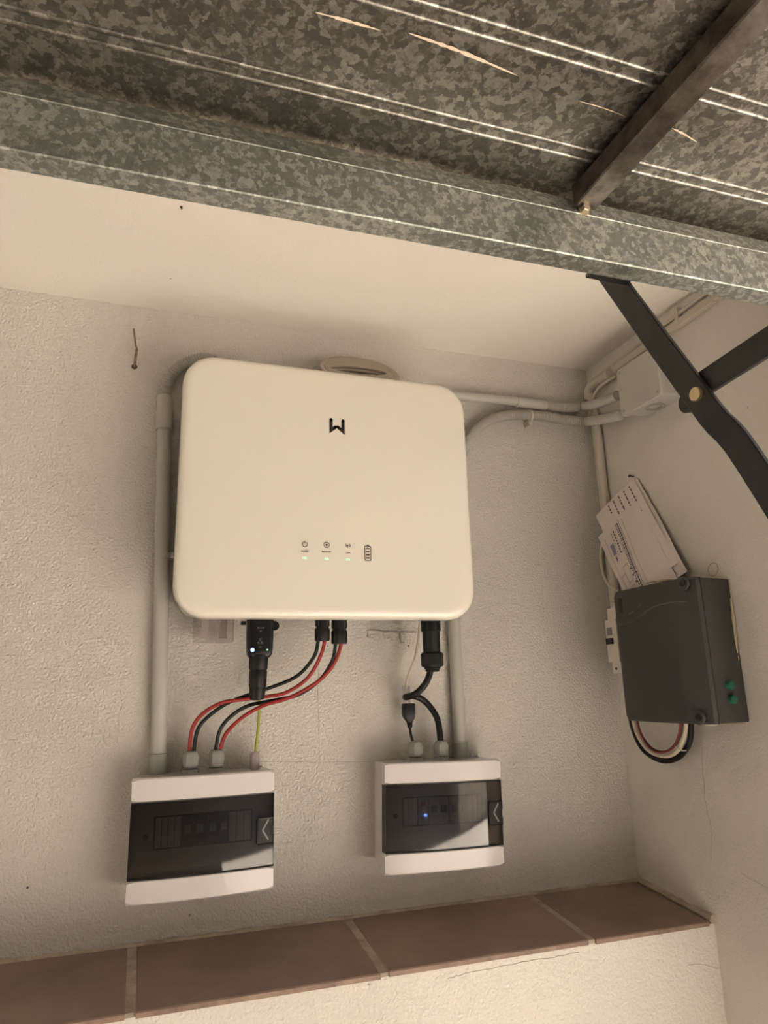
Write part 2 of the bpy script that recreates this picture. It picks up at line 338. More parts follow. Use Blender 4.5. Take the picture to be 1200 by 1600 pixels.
ribbon(jag([(0.8987, -0.2630, 1.0337), (0.8987, -0.2960, 1.0270), (0.8987, -0.3136, 1.0238)], .0014), .0006, (-1, 0, 0), 'crack', wall_right)
ribbon(jag([(0.4083, -0.1887, 0.9268), (0.4393, -0.1887, 0.9316), (0.5028, -0.1887, 0.9323), (0.5688, -0.1887, 0.9320), (0.6317, -0.1887, 0.9326)], .0012), .0006, (0, -1, 0), 'crack', wall_low)
ribbon(jag([(0.8349, -0.1887, 0.8885), (0.8670, -0.1887, 0.8842), (0.8985, -0.1887, 0.8743)], .0012), .0006, (0, -1, 0), 'crack', wall_low)
p = V((-0.0215, -0.3107, 2.0406)); MB().lathe(p + V((0, 0, .001)), (.15, -.3, -1), [(0, .0022), (.004, .0018), (.007, .0006)], 7).build('nail_stub', 'hole', ceiling)
for q in ((0.4470, -0.0000, 2.0431), (0.4360, 0.0000, 1.4154), (-0.1796, 0.0000, 1.0662)): MB().lathe(V(q) + V((0, .001, 0)), (0, -1, 0), [(0, .002), (.0015, .0016)], 7).build('pit', 'hole', wall_back)

# ------------------------------------------------------------------ overhead garage door
door = thing('garage_door', 'tilted up garage door of galvanised corrugated sheet above the wall', 'garage door', (0.2, -.585, 1.90), (0, -.0155, 0))
zp = 1.98 - 1.90; XA, XB = -1.75, .672
def dy(y): return y + .585
prof = [(-.5584, 0)]
yy = [-.635]
while yy[-1] > -2.3: yy.append(yy[-1] - .1195)
for y in yy:
    hw = .0105; bead = lambda c: [(c + .0034 * math.cos(math.pi * i_ / 6), -.0026 * math.sin(math.pi * i_ / 6)) for i_ in range(7)]
    prof += bead(y + .0078) + bead(y - .0078)
prof.append((-2.45, 0))
mb = MB(); xs = [XA, -.8, 0, .4, XB]
vs = []; fs = []; n = len(prof)
for x in xs:
    for (y, z) in prof: vs.append((x, dy(y), zp + z))
for x in xs:
    for (y, z) in prof: vs.append((x, dy(y), zp + z + .0012))
for i in range(len(xs) - 1):
    for j in range(n - 1):
        a = i * n + j; fs.append((a, a + 1, a + n + 1, a + n)); o_ = len(xs) * n; fs.append((o_ + a, o_ + a + n, o_ + a + n + 1, o_ + a + 1))
mb.add(vs, fs); mb.build('corrugated_sheet', 'sheet', door, angle=1.2, fixn=False)
# bottom rail: folded channel
r_ = [(-.585, .0345), (-.5857, .0353), (-.5857, .0361), (-.5848, .0369), (-.572, .0674), (-.566, .0705), (-.5546, .0705), (-.5546, -.0302), (-.5835, -.0302), (-.585, -.0287)]
MB().loft([[(x, dy(y), z) for (y, z) in r_] for x in (XA, XB)]).build('bottom_rail', 'galv', door, angle=.25)
MB().box(XA, XA + .03, dy(-2.45), dy(-.5846), zp - .034, zp - .0062).build('side_rail', 'galv', door, smooth=False)
MB().box(XA, XB, dy(-2.48), dy(-2.4505), zp - .034, zp).build('top_rail', 'galv', door, smooth=False)
bx0 = .467 - .2; mb = MB()
mb.loft([[(bx0 + a, y, zp - .0352 + c) for (a, c) in ((.002, 0), (.031, 0), (.033, .002), (.033, .0287), (0, .0287), (0, .002))] for y in (dy(-2.45), dy(-.5852))])
mb.build('cross_brace', 'beam', door, angle=.4)
p = V((0.4811, -0.5850, 1.9418)) - V((.2, -.585, 1.90))
mb = MB().lathe(p + V((0, .002, 0)), (0, -1, 0), [(0, .0085), (.003, .0085)], 18); mb.lathe(p, (0, -1, 0), [(0, .0062), (.007, .0062), (.008, .005)], 6); mb.build('rail_bolt', 'zinc', door)
# scrapes of old paint left on the sheet (shapes of their own)
def scrape(pts, wd):
    P_ = [V(q) for q in pts]; mbx = MB(); L_ = []; R_ = []; N_ = 24
    S_ = spline(P_, 12); n_ = len(S_)
    for i, q in enumerate(S_):
        t_ = i / (n_ - 1); w2 = wd * (math.sin(math.pi * min(1, t_ * 1.0 + .02)) ** .6) * (.3 + .7 * random.random()) / 2
        L_.append((q.x - .2, q.y + .585 - w2, q.z - 1.90 - .0012)); R_.append((q.x - .2, q.y + .585 + w2, q.z - 1.90 - .0012))
    for i in range(n_ - 1): mbx.add([L_[i], L_[i + 1], R_[i + 1], R_[i]], [(0, 1, 2, 3)])
    return mbx.build('paint_scrape', 'chip', door, smooth=False)
scrape([(0.1797, -0.7291, 1.9800), (0.2384, -0.7249, 1.9800), (0.3131, -0.7157, 1.9800)], .0055)
scrape([(0.0853, -0.7234, 1.9800), (0.1175, -0.7238, 1.9800), (0.1544, -0.7233, 1.9800)], .005)
scrape([(0.3954, -0.7058, 1.9800), (0.4302, -0.7053, 1.9800), (0.4686, -0.7017, 1.9800)], .002)
scrape([(0.5293, -0.7034, 1.9800), (0.5493, -0.7002, 1.9800), (0.5767, -0.6936, 1.9800)], .004)

# ------------------------------------------------------------------ hinge arm
arm = thing('door_hinge_arm', 'crossed black steel door arm joined by a brass pivot beside the right wall', 'door arm', (0.5700, -0.6398, 1.6700))
AO = V((0.5700, -0.6398, 1.6700))
def bar(pts, wd, thk, name, m='black_steel'):
    """flat bar standing in the Y-Z plane, swept through pts"""
    P_ = [V(q) - AO for q in pts]; loops = []
    for i, q in enumerate(P_):
        d = (P_[min(i + 1, len(P_) - 1)] - P_[max(i - 1, 0)]); d.x = 0; d.normalize(); s_ = V((0, -d.z, d.y)) * wd / 2; h_ = V((thk / 2, 0, 0)); e_ = s_ * .93
        loops.append([q - e_ - h_, q + e_ - h_, q + s_ - h_ * .6, q + s_ + h_, q - s_ + h_, q - s_ - h_ * .6])
    return MB().loft(loops).build(name, m, arm, angle=.5)
A0 = (0.5700, -0.5044, 1.9263)
bar([A0, (0.5700, -0.5912, 1.7610), (0.5700, -0.6398, 1.6700), (0.5700, -0.6564, 1.6389), (0.5740, -0.6616, 1.6262), (0.5800, -0.6667, 1.6148), (0.5840, -0.6730, 1.6005), (0.5850, -0.6839, 1.5771), (0.5850, -0.7033, 1.5354), (0.5850, -0.7509, 1.4314)], .0345, .006, 'lifting_bar')
bar([(0.5785, -0.6105, 1.6791), (0.5785, -0.6403, 1.6833), (0.5785, -0.7393, 1.6905), (0.5785, -0.8362, 1.6974)], .0325, .006, 'stay_bar')
MB().lathe(V((0.5660, -0.6448, 1.6682)) - AO + V((.004, 0, 0)), (-1, 0, 0), [(0, .0085), (.0075, .0085), (.0085, .0077)], 24).build('pivot_pin', 'brass', arm)['label'] = 'brass coloured pivot pin head'
MB().lathe(V((0.5850, -0.6112, 1.6745)) - AO, (-1, 0, 0), [(-.004, .013), (.003, .014)], 24).build('pivot_washer', 'black_steel', arm)
p = V((0.5341, -0.5546, 1.8719)) - AO
MB().box(p.x - .030, p.x + .036, p.y + .0006, p.y + .0105, p.z + .003, p.z + .0075).build('mounting_plate', 'black_steel', arm, smooth=False)

# ------------------------------------------------------------------ inverter
IW, IH = .506, .435
inv = thing('solar_inverter', 'large white rounded wall inverter with glossy front and green lights', 'inverter', (IW / 2, 0, 1.45))
def shell(loops): # (inset, y, corner radius)
    return MB().loft([[(x, y, z + IH / 2) for x, z in rrect(IW - 2 * i, IH - 2 * i, r, 12)] for i, y, r in loops])
shell([(.006, -.118, .046), (.001, -.120, .051), (0, -.124, .052), (0, -.145, .052), (.0012, -.1495, .051), (.004, -.1528, .048), (.009, -.1547, .044), (.018, -.1555, .036), (.06, -.1556, .02)]).build('front_cover', 'white', inv, angle=.9)
shell([(.014, -.022, .03), (.012, -.025, .032), (.012, -.1185, .04)]).build('housing', 'body', inv)
MB().box(-.16, .16, -.0225, 0.0, .09, .36).build('wall_bracket', 'body', inv, smooth=False)
YF = -.1556
def ip(px): return V(px) - V((IW / 2, 0, 1.45))
# emblem: two mirrored hooked strokes
def stroke(pts, wd, name, m, parent, y0, thk=.0008):
    P_ = spline(pts, 1) if False else [V(q) for q in pts]; mbx = MB()
    L_ = []; R_ = []
    for i, q in enumerate(P_):
        a = (P_[i] - P_[i - 1]).normalized() if i else (P_[1] - P_[0]).normalized(); b = (P_[i + 1] - P_[i]).normalized() if i < len(P_) - 1 else a
        d = (a + b).normalized(); k_ = 1 / max(.45, d.dot(a)); s_ = V((-d.z, 0, d.x)) * wd / 2 * k_; L_.append(q + s_); R_.append(q - s_)
    for i in range(len(P_) - 1):
        mbx.prism([(v.x, y0, v.z) for v in (L_[i], L_[i + 1], R_[i + 1], R_[i])], (0, -thk, 0))
    for q in (P_[0], P_[-1]): mbx.lathe((q.x, y0, q.z), (0, -1, 0), [(0, wd / 2), (thk, wd / 2)], 10)
    return mbx.build(name, m, parent, smooth=False)
EM = dict(a=[(0.2474, -0.1560, 1.7909), (0.2472, -0.1560, 1.7709), (0.2555, -0.1560, 1.7776)], b=[(0.2688, -0.1560, 1.7908), (0.2686, -0.1560, 1.7709), (0.2595, -0.1560, 1.7780)])
for k_ in 'ab': stroke([ip(q) for q in EM[k_]], .0056, 'emblem_stroke', 'logo', inv, -.1556)
def cpt(px): return ip(px)
def arc_stroke(c, r, a0, a1, wd, parent=inv, name='icon', m='icon', n=18, y0=None, thk=.0004):
    y0 = -.1558 if y0 is None else y0; mbx = MB(); P_ = []
    for i in range(n + 1):
        a = math.radians(a0 + (a1 - a0) * i / n); P_.append((math.cos(a), math.sin(a)))
    for i in range(n):
        q = [(c.x + (r + s) * P_[j][0], y0, c.z + (r + s) * P_[j][1]) for j, s in ((i, -wd / 2), (i + 1, -wd / 2), (i + 1, wd / 2), (i, wd / 2))]
        mbx.prism(q, (0, -thk, 0))
    return mbx
def rect_(mbx, c, w_, h_, y0=None, thk=.0004):
    y0 = -.1558 if y0 is None else y0; mbx.box(c.x - w_ / 2, c.x + w_ / 2, y0 - thk, y0, c.z - h_ / 2, c.z + h_ / 2)
c = cpt((0.2019, -0.1560, 1.5695)); mb = arc_stroke(c, .0042, 122, 418, .0010); rect_(mb, c + V((0, 0, .0032)), .0010, .0042); mb.build('power_icon', 'icon', inv, smooth=False)
c = cpt((0.2383, -0.1560, 1.5697)); mb = arc_stroke(c, .0046, 0, 360, .0008, n=24); mb.lathe((c.x, -.1558, c.z + .0004), (0, -1, 0), [(0, .0017), (.0004, .0017)], 12); rect_(mb, c + V((0, 0, -.0017)), .0013, .0016); mb.build('bulb_icon', 'icon', inv, smooth=False)
c = cpt((0.2746, -0.1560, 1.5702)); mb = MB()
for rr_ in (.0024, .0043):
    for a in (0, 180): mb.v, mb.f = mb.v, mb.f; t_ = arc_stroke(c + V((0, 0, .0003)), rr_, a - 42, a + 42, .0007, n=6); mb.add(t_.v, t_.f)
mb.lathe((c.x, -.1558, c.z + .0003), (0, -1, 0), [(0, .0009), (.0004, .0009)], 10); rect_(mb, c + V((0, 0, -.002)), .0006, .0045); mb.build('antenna_icon', 'icon', inv, smooth=False)
for s_, q in (('SYSTEM', (0.2019, -0.1560, 1.5578)), ('BACK-UP', (0.2381, -0.1560, 1.5580)), ('COM', (0.2745, -0.1560, 1.5580))):
    text('printed_word', s_, .0036, tuple(cpt(q) * 1.0 + V((0, -.0003, 0))), 'icon', inv)
for q in ((0.2016, -0.1560, 1.5467), (0.2384, -0.1560, 1.5468), (0.2743, -0.1560, 1.5467)):
    c = cpt(q); MB().loft([[(c.x + x, -.1558 - d, c.z + z) for x, z in rrect(.0066, .0026, .0012, 4)] for d in (0, .0005)]).build('green_light', 'ledg', inv)
c = cpt((0.3093, -0.1560, 1.5585)); mb = MB(); o1 = rrect(.0118, .0255, .0022, 5); o2 = rrect(.0095, .0232, .0014, 5); nn = len(o1)
mb.add([(c.x + x, -.1561, c.z + z) for x, z in o1] + [(c.x + x, -.1561, c.z + z) for x, z in o2], [(i, (i + 1) % nn, nn + (i + 1) % nn, nn + i) for i in range(nn)])
for k_ in range(4): rect_(mb, c + V((0, 0, .0078 - k_ * .0052)), .0066, .0022)
rect_(mb, c + V((0, 0, .0138)), .0045, .0016); mb.build('battery_icon', 'icon', inv, smooth=False)
# small translucent label holder under the left of the housing
q0, q1 = ip((0.0399, -0.0400, 1.4600)), ip((0.1048, -0.0400, 1.4326))
MB().loft([[(x + (q0.x + q1.x) / 2, y, z + (q1.z + .012)) for x, z in rrect(abs(q1.x - q0.x), .050, .003, 4)] for y in (-.028, -.052)]).build('terminal_cover', 'trans', inv, smooth=False)
mb = MB()
for f_ in (.28, .74): x = q0.x + (q1.x - q0.x) * f_; mb.box(x - .006, x + .006, -.046, -.036, q1.z - .006, q1.z + .03)
mb.build('terminal', 'blank', inv, smooth=False)

# ------------------------------------------------------------------ distribution boxes
def gland(parent, x, y, z0, s=1.14, m='gland', base=True, zs=1.12):
    mb = MB(); R = .0125 * s
    if base: mb.lathe((x, y, z0 - .002), (0, 0, 1), [(0, R * .98), (.007 * s, R * .98), (.0075 * s, R * .9)], 6, .3)
    b0 = .0075 * s if base else 0
    mb.lathe((x, y, z0), (0, 0, 1), [(b0, R * .78), (b0 + .003 * s, R * .78)], 16)
    mb.lathe((x, y, z0), (0, 0, 1), [(b0 + .002 * s, R * .93), (b0 + .0125 * s, R * .95), (b0 + .0155 * s, R * .86)], 8, .2)
    mb.lathe((x, y, z0), (0, 0, 1), [(b0 + .0145 * s, R * .84), (b0 + .018 * s, R * .72), (b0 + .0195 * s, R * .55), (b0 + .0195 * s, R * .5)], 20)
    mb.v = [(a, b_, z0 + (c_ - z0) * zs) for a, b_, c_ in mb.v]
    return mb.build('cable_gland', m, parent, angle=.5)
BH = .1735
def dist_box(cx, cz, w_, rot, label, kind):
    b = thing('distribution_box', label, 'electrical box', (cx, 0, cz), (0, rot, 0), 'surface mounted breaker boxes')
    hw = w_ / 2; hh = BH / 2
    def rc(x, z, y, r=.005, dz0=0, dz1=0, n=3): return [(px_, y, pz_) for px_, pz_ in rrect(2 * x, 2 * z + dz0 + dz1, r, n, 0, (dz1 - dz0) / 2)]
    MB().loft([rc(hw - .005, hh, 0, .004, -.013, -.001), rc(hw - .001, hh, -.055, .004, 0, 0), ]).build('back_shell', 'box', b)
    def face_y(x, e=.070, bl=.0075): return -(e + bl * (1 - (x / hw) ** 2))
    def band(z0, z1, name, m, yb, off=0, thin=None, x0=-hw, x1=hw, n=22, rnd=.002):
        loops = []
        for i in range(n + 1):
            x = x0 + (x1 - x0) * i / n; yf_ = face_y(x) - off
            k_ = rnd if 0 < i < n else rnd * 2.2
            yb_ = yb if thin is None else yf_ + thin
            loops.append([(x, yb_, z0), (x, yb_, z1), (x, yf_ + k_, z1), (x, yf_, z1 - k_), (x, yf_, z0 + k_), (x, yf_ + k_, z0)])
        return MB().loft(loops).build(name, m, b, angle=.7)
    zt = hh - .0352; zb = -hh + .0335
    band(zt + .0006, hh, 'upper_cover', 'box', -.0552); band(-hh, zb - .0006, 'lower_cover', 'box', -.0552)
    # side cheeks under the pane
    band(zb + .001, zt - .001, 'smoked_door', 'pane', 0, .001, thin=.0022, x0=-hw + .0008, x1=hw - .0008, rnd=.0006)
    mb = MB()
    for z in (zb, zt):
        mb.tube([(x, face_y(x) - .0012, z) for x in [(-hw + .0005) + (w_ - .001) * i / 20 for i in range(21)]], .0009, 6)
    for sx in (-1, 1): mb.box(min(sx * (hw - .001), sx * hw), max(sx * (hw - .001), sx * hw), -.071, -.0552, zb, zt)
    mb.build('door_seal', 'line', b)
    MB().box(-hw + .0015, hw - .0015, -.0585, -.0553, zb + .0008, zt - .0008).build('inner_plate', 'boxin', b, smooth=False)
    dh = zt - zb
    za, zc_ = zt - dh * .22, zt - dh * .645
    def ux(u): return -hw + w_ * u
    yI = -.0585
    def blanks(u0, u1, n):
        for i in range(n):
            a = ux(u0 + (u1 - u0) * i / n) + .0005; c_ = ux(u0 + (u1 - u0) * (i + 1) / n) - .0005
            MB().box(a, c_, yI - .0025, yI + .001, zc_ + .001, za - .001).build('blank_filler', 'blank', b, smooth=False)
    def breaker(u0, u1, m, poles, lever='dark', led=None):
        a, c_ = ux(u0) + .0006, ux(u1) - .0006; p_ = MB().box(a, c_, yI - .005, yI + .001, zc_ + .001, za - .001).build('circuit_breaker', m, b, smooth=False)
        for k2 in range(poles):
            xm = a + (c_ - a) * (k2 + .5) / poles; zm = (za + zc_) / 2
            MB().box(xm - .0045, xm + .0045, yI - .0095, yI - .0052, zm - .003, zm + .009).build('lever', lever, p_, smooth=False)
            MB().box(xm - .0018, xm + .0018, yI - .0056, yI - .0048, zm - .011, zm - .009).build('marking', 'dark', p_, smooth=False)
        return p_, a, c_
    MB().box(ux(.16), ux(.85), yI - .0006, yI + .001, zc_ - .0012, za + .0012).build('slot_frame', 'line', b, smooth=False)
    if kind == 'L':
        blanks(.17, .345, 4); breaker(.345, .52, 'dark', 2, 'breaker'); breaker(.525, .68, 'dark', 2, 'breaker'); blanks(.68, .84, 3)
    else:
        blanks(.17, .285, 3)
        p_, a, c_ = breaker(.285, .372, 'breaker', 1, 'blank')
        MB().box(a + .004, c_ - .004, yI - .0062, yI - .0052, za - .015, za - .006).build('test_button', 'red_pl', p_, smooth=False)
        xm = a + (c_ - a) * .7; MB().lathe((xm, yI - .005, zc_ + .0165), (0, -1, 0), [(0, .0022), (.003, .0022)], 12).build('blue_light', 'ledb', p_)
        breaker(.375, .545, 'breaker', 2, 'dark'); breaker(.55, .72, 'breaker', 2, 'dark'); blanks(.72, .84, 3)
    zm = (zt + zb) / 2
    mb = MB().lathe((ux(.105), yI + .0005, zm + .002), (0, -1, 0), [(0, .0045), (.002, .0045), (.0028, .0035)], 16); mb.build('cover_screw', 'print', b)
    # latch with an arrow head, at the right edge of the pane
    x0_, x1_ = ux(.875), ux(.995); z0_, z1_ = zt - dh * .69, zt - dh * .335
    loops = []
    for i in range(7):
        x = x0_ + (x1_ - x0_) * i / 6; k2 = .0025 if i in (0, 6) else 0; y_ = face_y(x) - .0012
        loops.append([(x, y_ + .001, z0_ + k2), (x, y_ + .001, z1_ - k2), (x, y_ - .0012, z1_ - k2 - .0006), (x, y_ - .0012, z0_ + k2 + .0006)])
    lt = MB().loft(loops).build('latch', 'latch', b, angle=.7)
    cxm = (x0_ + x1_) / 2; yl = face_y(cxm) - .0026
    mb = MB(); q = [V((cxm + .005, 0, zm + .0015 + .0135)), V((cxm - .0045, 0, zm + .0)), V((cxm + .005, 0, zm - .0145))]
    for a, c_ in ((q[0], q[1]), (q[1], q[2])):
        d = (c_ - a).normalized(); s_ = V((-d.z, 0, d.x)) * .0012
        mb.loft([[V((v.x, face_y(v.x) - .0022, v.z)) for v in (a - s_, c_ - s_, c_ + s_, a + s_)], [V((v.x, face_y(v.x) - .0030, v.z)) for v in (a - s_, c_ - s_, c_ + s_, a + s_)]])
    mb.build('arrow_mark', 'print', lt, smooth=False)
    mb = MB()
    fr = [(x0_, z0_ + .002), (x0_, z1_ - .002), (x0_ + .002, z1_), (x1_, z1_), (x1_, z1_ - .012)]; fr2 = [(x1_ - .004, z1_ - .012), (x1_ - .004, z0_ + .012), (x1_, z0_ + .012), (x1_, z0_), (x0_ + .002, z0_), (x0_, z0_ + .002)]
    mb.tube([(x, face_y(x) - .0026, z) for x, z in fr + fr2], .0012, 6); mb.build('latch_outline', 'line', lt)
    return b
bl = dist_box(.0655, 1.1298, .2145, -.0035, 'left white breaker box, fed by red and black cables and an earth wire', 'L')
br = dist_box(.4662, 1.1270, .2175, .024, 'right white breaker box, with thick black cable and a blue light inside', 'R')
gl = lambda q, c_: V(q) - V(c_)
for q in ((0.0444, -0.0420, 1.2243), (0.0841, -0.0420, 1.2244)): gland(bl, q[0] - .0655, -.042, BH / 2 - .001)
gland(bl, (0.1453, -0.0420, 1.2234)[0] - .0655, -.042, BH / 2 - .001, .70, 'gland2', base=False, zs=2.0)['label'] = 'small mauve grey gland'
for q in ((0.4251, -0.0420, 1.2203), (0.4733, -0.0420, 1.2188)): gland(br, q[0] - .4662, -.042, BH / 2 - .002)

# ------------------------------------------------------------------ conduits on the back wall
pl = thing('conduit', 'grey vertical conduit from left breaker box up past the inverter', 'conduit', (-.005, -.0135, 1.2165))
O = V((-.005, -.0135, 1.2165))
A = [V(q) - O for q in ((-0.0231, -0.0135, 1.8019), (-0.0210, -0.0135, 1.7393), (-0.0041, -0.0135, 1.2342))]
MB().tube([A[2], A[1], A[0]], .0125, 24).build('pipe', 'pipe', pl)
MB().lathe(V((A[2].x, A[2].y, -.0005)), (0, 0, 1), [(0, .0150), (.002, .0152), (.030, .0150), (.031, .0130)], 24).build('socket', 'sock', pl)
B0 = V((-0.0228, -0.0135, 1.7970)) - O; B1 = V((-0.0255, -0.0135, 1.8609)) - O; B2 = V((-0.0245, -0.0135, 1.8312)) - O
mb = MB().tube([B0, B0.lerp(B2, .03), B2], [.0152, .0152, .0150], 24); mb.tube([B2, B1], .0135, 24); mb.build('coupling', 'pipe', pl)
c_ = V((-0.0136, -0.0135, 1.5692)) - O; mb = MB(); mb.tube([c_ - V((0, 0, .004)), c_ + V((0, 0, .004))], .0137, 24); mb.box(c_.x + .004, c_.x + .019, -.006, .0135, c_.z - .005, c_.z + .005); mb.build('pipe_clip', 'pipe', pl)
P_, R_ = flexpath([V(q) - O for q in ((-0.0253, -0.0135, 1.8584), (-0.0238, -0.0135, 1.8837), (-0.0128, -0.0150, 1.9098), (0.0099, -0.0170, 1.9311), (0.0439, -0.0180, 1.9444), (0.0794, -0.0180, 1.9336))], .0118)
MB().tube(P_, R_, 16).build('flexible_section', 'flex', pl, angle=1.5)

pr_ = thing('conduit', 'grey vertical conduit from the right breaker box up behind the inverter', 'conduit', (.5270, -.0140, 1.2105)); O = V((.5270, -.0140, 1.2105))
A = [V(q) - O for q in ((0.5267, -0.0140, 1.2250), (0.5263, -0.0140, 1.4675), (0.5307, -0.0140, 1.7044))]
MB().tube(A, .0120, 24).build('pipe', 'pipe', pr_)
MB().tube([V((A[0].x, A[0].y, 0.0)), V((A[0].x, A[0].y, .0285))], .0145, 24).build('socket', 'sock', pr_)
fx = thing('flexible_conduit', 'lower corrugated conduit curving from behind the inverter to the junction box', 'conduit', (0.5810, -0.0200, 1.8297)); O = V((0.5810, -0.0200, 1.8297))
P_, R_ = flexpath([V(q) - O for q in ((0.5486, -0.0200, 1.7715), (0.5705, -0.0200, 1.8259), (0.6133, -0.0200, 1.8726), (0.6758, -0.0200, 1.8981), (0.7549, -0.0200, 1.9051), (0.8180, -0.0220, 1.9021), (0.8582, -0.0350, 1.8983), (0.8680, -0.0881, 1.8848), (0.8680, -0.1437, 1.8718))], .0112)
MB().tube(P_, R_, 16).build('flexible_section', 'flex', fx, angle=1.5)
q = V((0.7276, -0.0200, 1.9022)) - O; mb = MB(); mb.tube([q - V((.0025, 0, 0)), q + V((.0025, 0, 0))], .0128, 20); mb.box(q.x - .004, q.x + .004, -.001, .0195, q.z - .022, q.z - .008); mb.build('pipe_clip', 'pipe_p', fx)
ux_ = thing('conduit', 'upper conduit from behind the inverter, smooth pipe then corrugated to junction box', 'conduit', (0.5659, -0.0180, 1.9316)); O = V((0.5659, -0.0180, 1.9316))
MB().tube([V(q) - O for q in ((0.5218, -0.0180, 1.9293), (0.7428, -0.0180, 1.9345))], .0102, 20).build('pipe', 'pipe', ux_)
MB().tube([V(q) - O for q in ((0.6984, -0.0180, 1.9332), (0.6993, -0.0180, 1.9331), (0.7683, -0.0180, 1.9329), (0.7693, -0.0180, 1.9330))], [.0118, .0122, .0122, .0118], 20).build('coupling', 'pipe', ux_)
P_, R_ = flexpath([V(q) - O for q in ((0.7650, -0.0180, 1.9325), (0.8155, -0.0180, 1.9322), (0.8604, -0.0260, 1.9370), (0.8620, -0.0868, 1.9214), (0.8620, -0.1442, 1.9134))], .0108)
MB().tube(P_, R_, 16).build('flexible_section', 'flex', ux_, angle=1.5)
# painted conduits in the corner
O = V((0.8870, -0.0353, 1.5549)); cc = thing('conduit', 'painted vertical conduit running down the corner of the walls', 'conduit', O)
MB().tube([V(q) - O for q in ((0.8850, -0.0236, 1.9764), (0.8860, -0.0353, 1.8680), (0.8870, -0.0351, 1.7505), (0.8870, -0.0361, 1.6370), (0.8870, -0.0347, 1.5013))], .0095, 16).build('pipe', 'pipe_p', cc)
MB().tube([V(q) - O for q in spline([(0.8850, -0.0228, 1.9566), (0.8840, -0.0249, 1.9758), (0.8830, -0.0399, 1.9847), (0.8820, -0.0741, 1.9847), (0.8820, -0.1036, 1.9849)], 5)], .0115, 16).build('elbow', 'pipe_p', cc)
cable('thin_cable', [(0.8850, -0.0129, 1.6277), (0.8840, -0.0058, 1.6038), (0.8840, -0.0062, 1.5662), (0.8820, -0.0223, 1.5405), (0.8700, -0.0649, 1.5209)], .0034, 'wcable', 'thin pale cable bowing out beside the corner conduit')
cable('painted_cable', [(0.8750, -0.0279, 1.9150), (0.8740, -0.0491, 1.9489), (0.8760, -0.0675, 1.9641), (0.8800, -0.0926, 1.9701), (0.8900, -0.1110, 1.9751)], .0035, 'pipe_p', 'thin painted cable curling under the elbow beside the junction box')
tr = thing('cable_trunking', 'painted cable trunking along the top of the right wall', 'trunking', (XR, -.3, 2.0))
mb = MB(); mb.loft([[(-.0005, y, -.008 + dz), (-.009, y, -.008 + dz), (-.011, y, -.006 + dz), (-.011, y, .007 + dz), (-.0005, y, .009 + dz)] for y, dz in ((-.31, 0), (-.1, .0), (.1, -.004), (.24, -.008))]); mb.build('trunk', 'pipe_p', tr, angle=.5)
MB().tube([(-.006, .26, .004), (-.007, .1, .010), (-.007, -.05, .018), (-.007, -.23, .021)], .0042, 10).build('taped_cable', 'pipe_p', tr)
for y in (-.09, -.005): MB().box(-.0135, -.001, y - .004, y + .004, -.0088, .027).build('strap', 'pipe_p', tr, smooth=False)

# ------------------------------------------------------------------ cable coil above the inverter
O = V(((0.3308, -0.0400, 1.9668)[0], -.056, 1.935)); coil = thing('cable_coil', 'grey cable coil tucked behind the top edge of the inverter', 'cable', O)
ez = V((.0, .68, .73)).normalized(); ex = V((1, 0, .03)).normalized(); en = ex.cross(ez)
for k_ in range(16):
    a_ = .077 - .0026 * (k_ % 8); b_ = .0700 - .0068 * (k_ % 8); off = en * ((k_ // 8) * .0058 - .003) + V((random.uniform(-.002, .002), 0, random.uniform(-.001, .001)))
    ring = [off + ex * a_ * math.cos(2 * math.pi * i / 48) + ez * b_ * math.sin(2 * math.pi * i / 48) for i in range(48)]
    MB().tube(ring, .0029, 8, closed=True).build('cable_turn', 'gcable', coil)

# ------------------------------------------------------------------ junction box on the right wall
jc = V((XR, -.232, 1.902)); jb = thing('junction_box', 'grey square junction box high on the right wall near the corner', 'junction box', jc)
def yz(w_, h_, r, x, n=5): return [(x, a, b_) for a, b_ in rrect(w_, h_, r, n)]
MB().loft([yz(.108, .092, .006, -.0005), yz(.112, .096, .006, -.047)]).build('box_body', 'pipe', jb)
MB().loft([yz(.116, .100, .007, -.0462), yz(.117, .101, .007, -.048), yz(.117, .101, .007, -.056), yz(.114, .098, .006, -.058)]).build('lid', 'pipe', jb)
for a in (-1, 1):
    for b_ in (-1, 1): mb = MB().lathe((-.0578, a * .049, b_ * .041), (-1, 0, 0), [(0, .0035), (.0007, .0035)], 12); mb.build('lid_screw', 'sock', jb)
for r_c in (.018, .012):
    mb = MB().tube([(-.024 + r_c * math.cos(t_ * math.pi / 12), r_c * math.sin(t_ * math.pi / 12), -.0478) for t_ in range(24)], .0007, 6, closed=True); mb.build('knockout_ring', 'sock', jb)
    mb = MB().tube([(-.024 + r_c * math.cos(t_ * math.pi / 12), -.0555, r_c * math.sin(t_ * math.pi / 12)), ] if False else [(-.024 + r_c * math.cos(t_ * math.pi / 12), -.0558, r_c * math.sin(t_ * math.pi / 12)) for t_ in range(24)], .0007, 6, closed=True); mb.build('knockout_ring', 'sock', jb)
mb = MB(); fr = rrect(.046, .014, .003, 3)
mb.tube([(-.0581, a - .005, b_ - .028) for a, b_ in fr], .0004, 5, closed=True); mb.build('moulded_mark', 'pipe', jb)

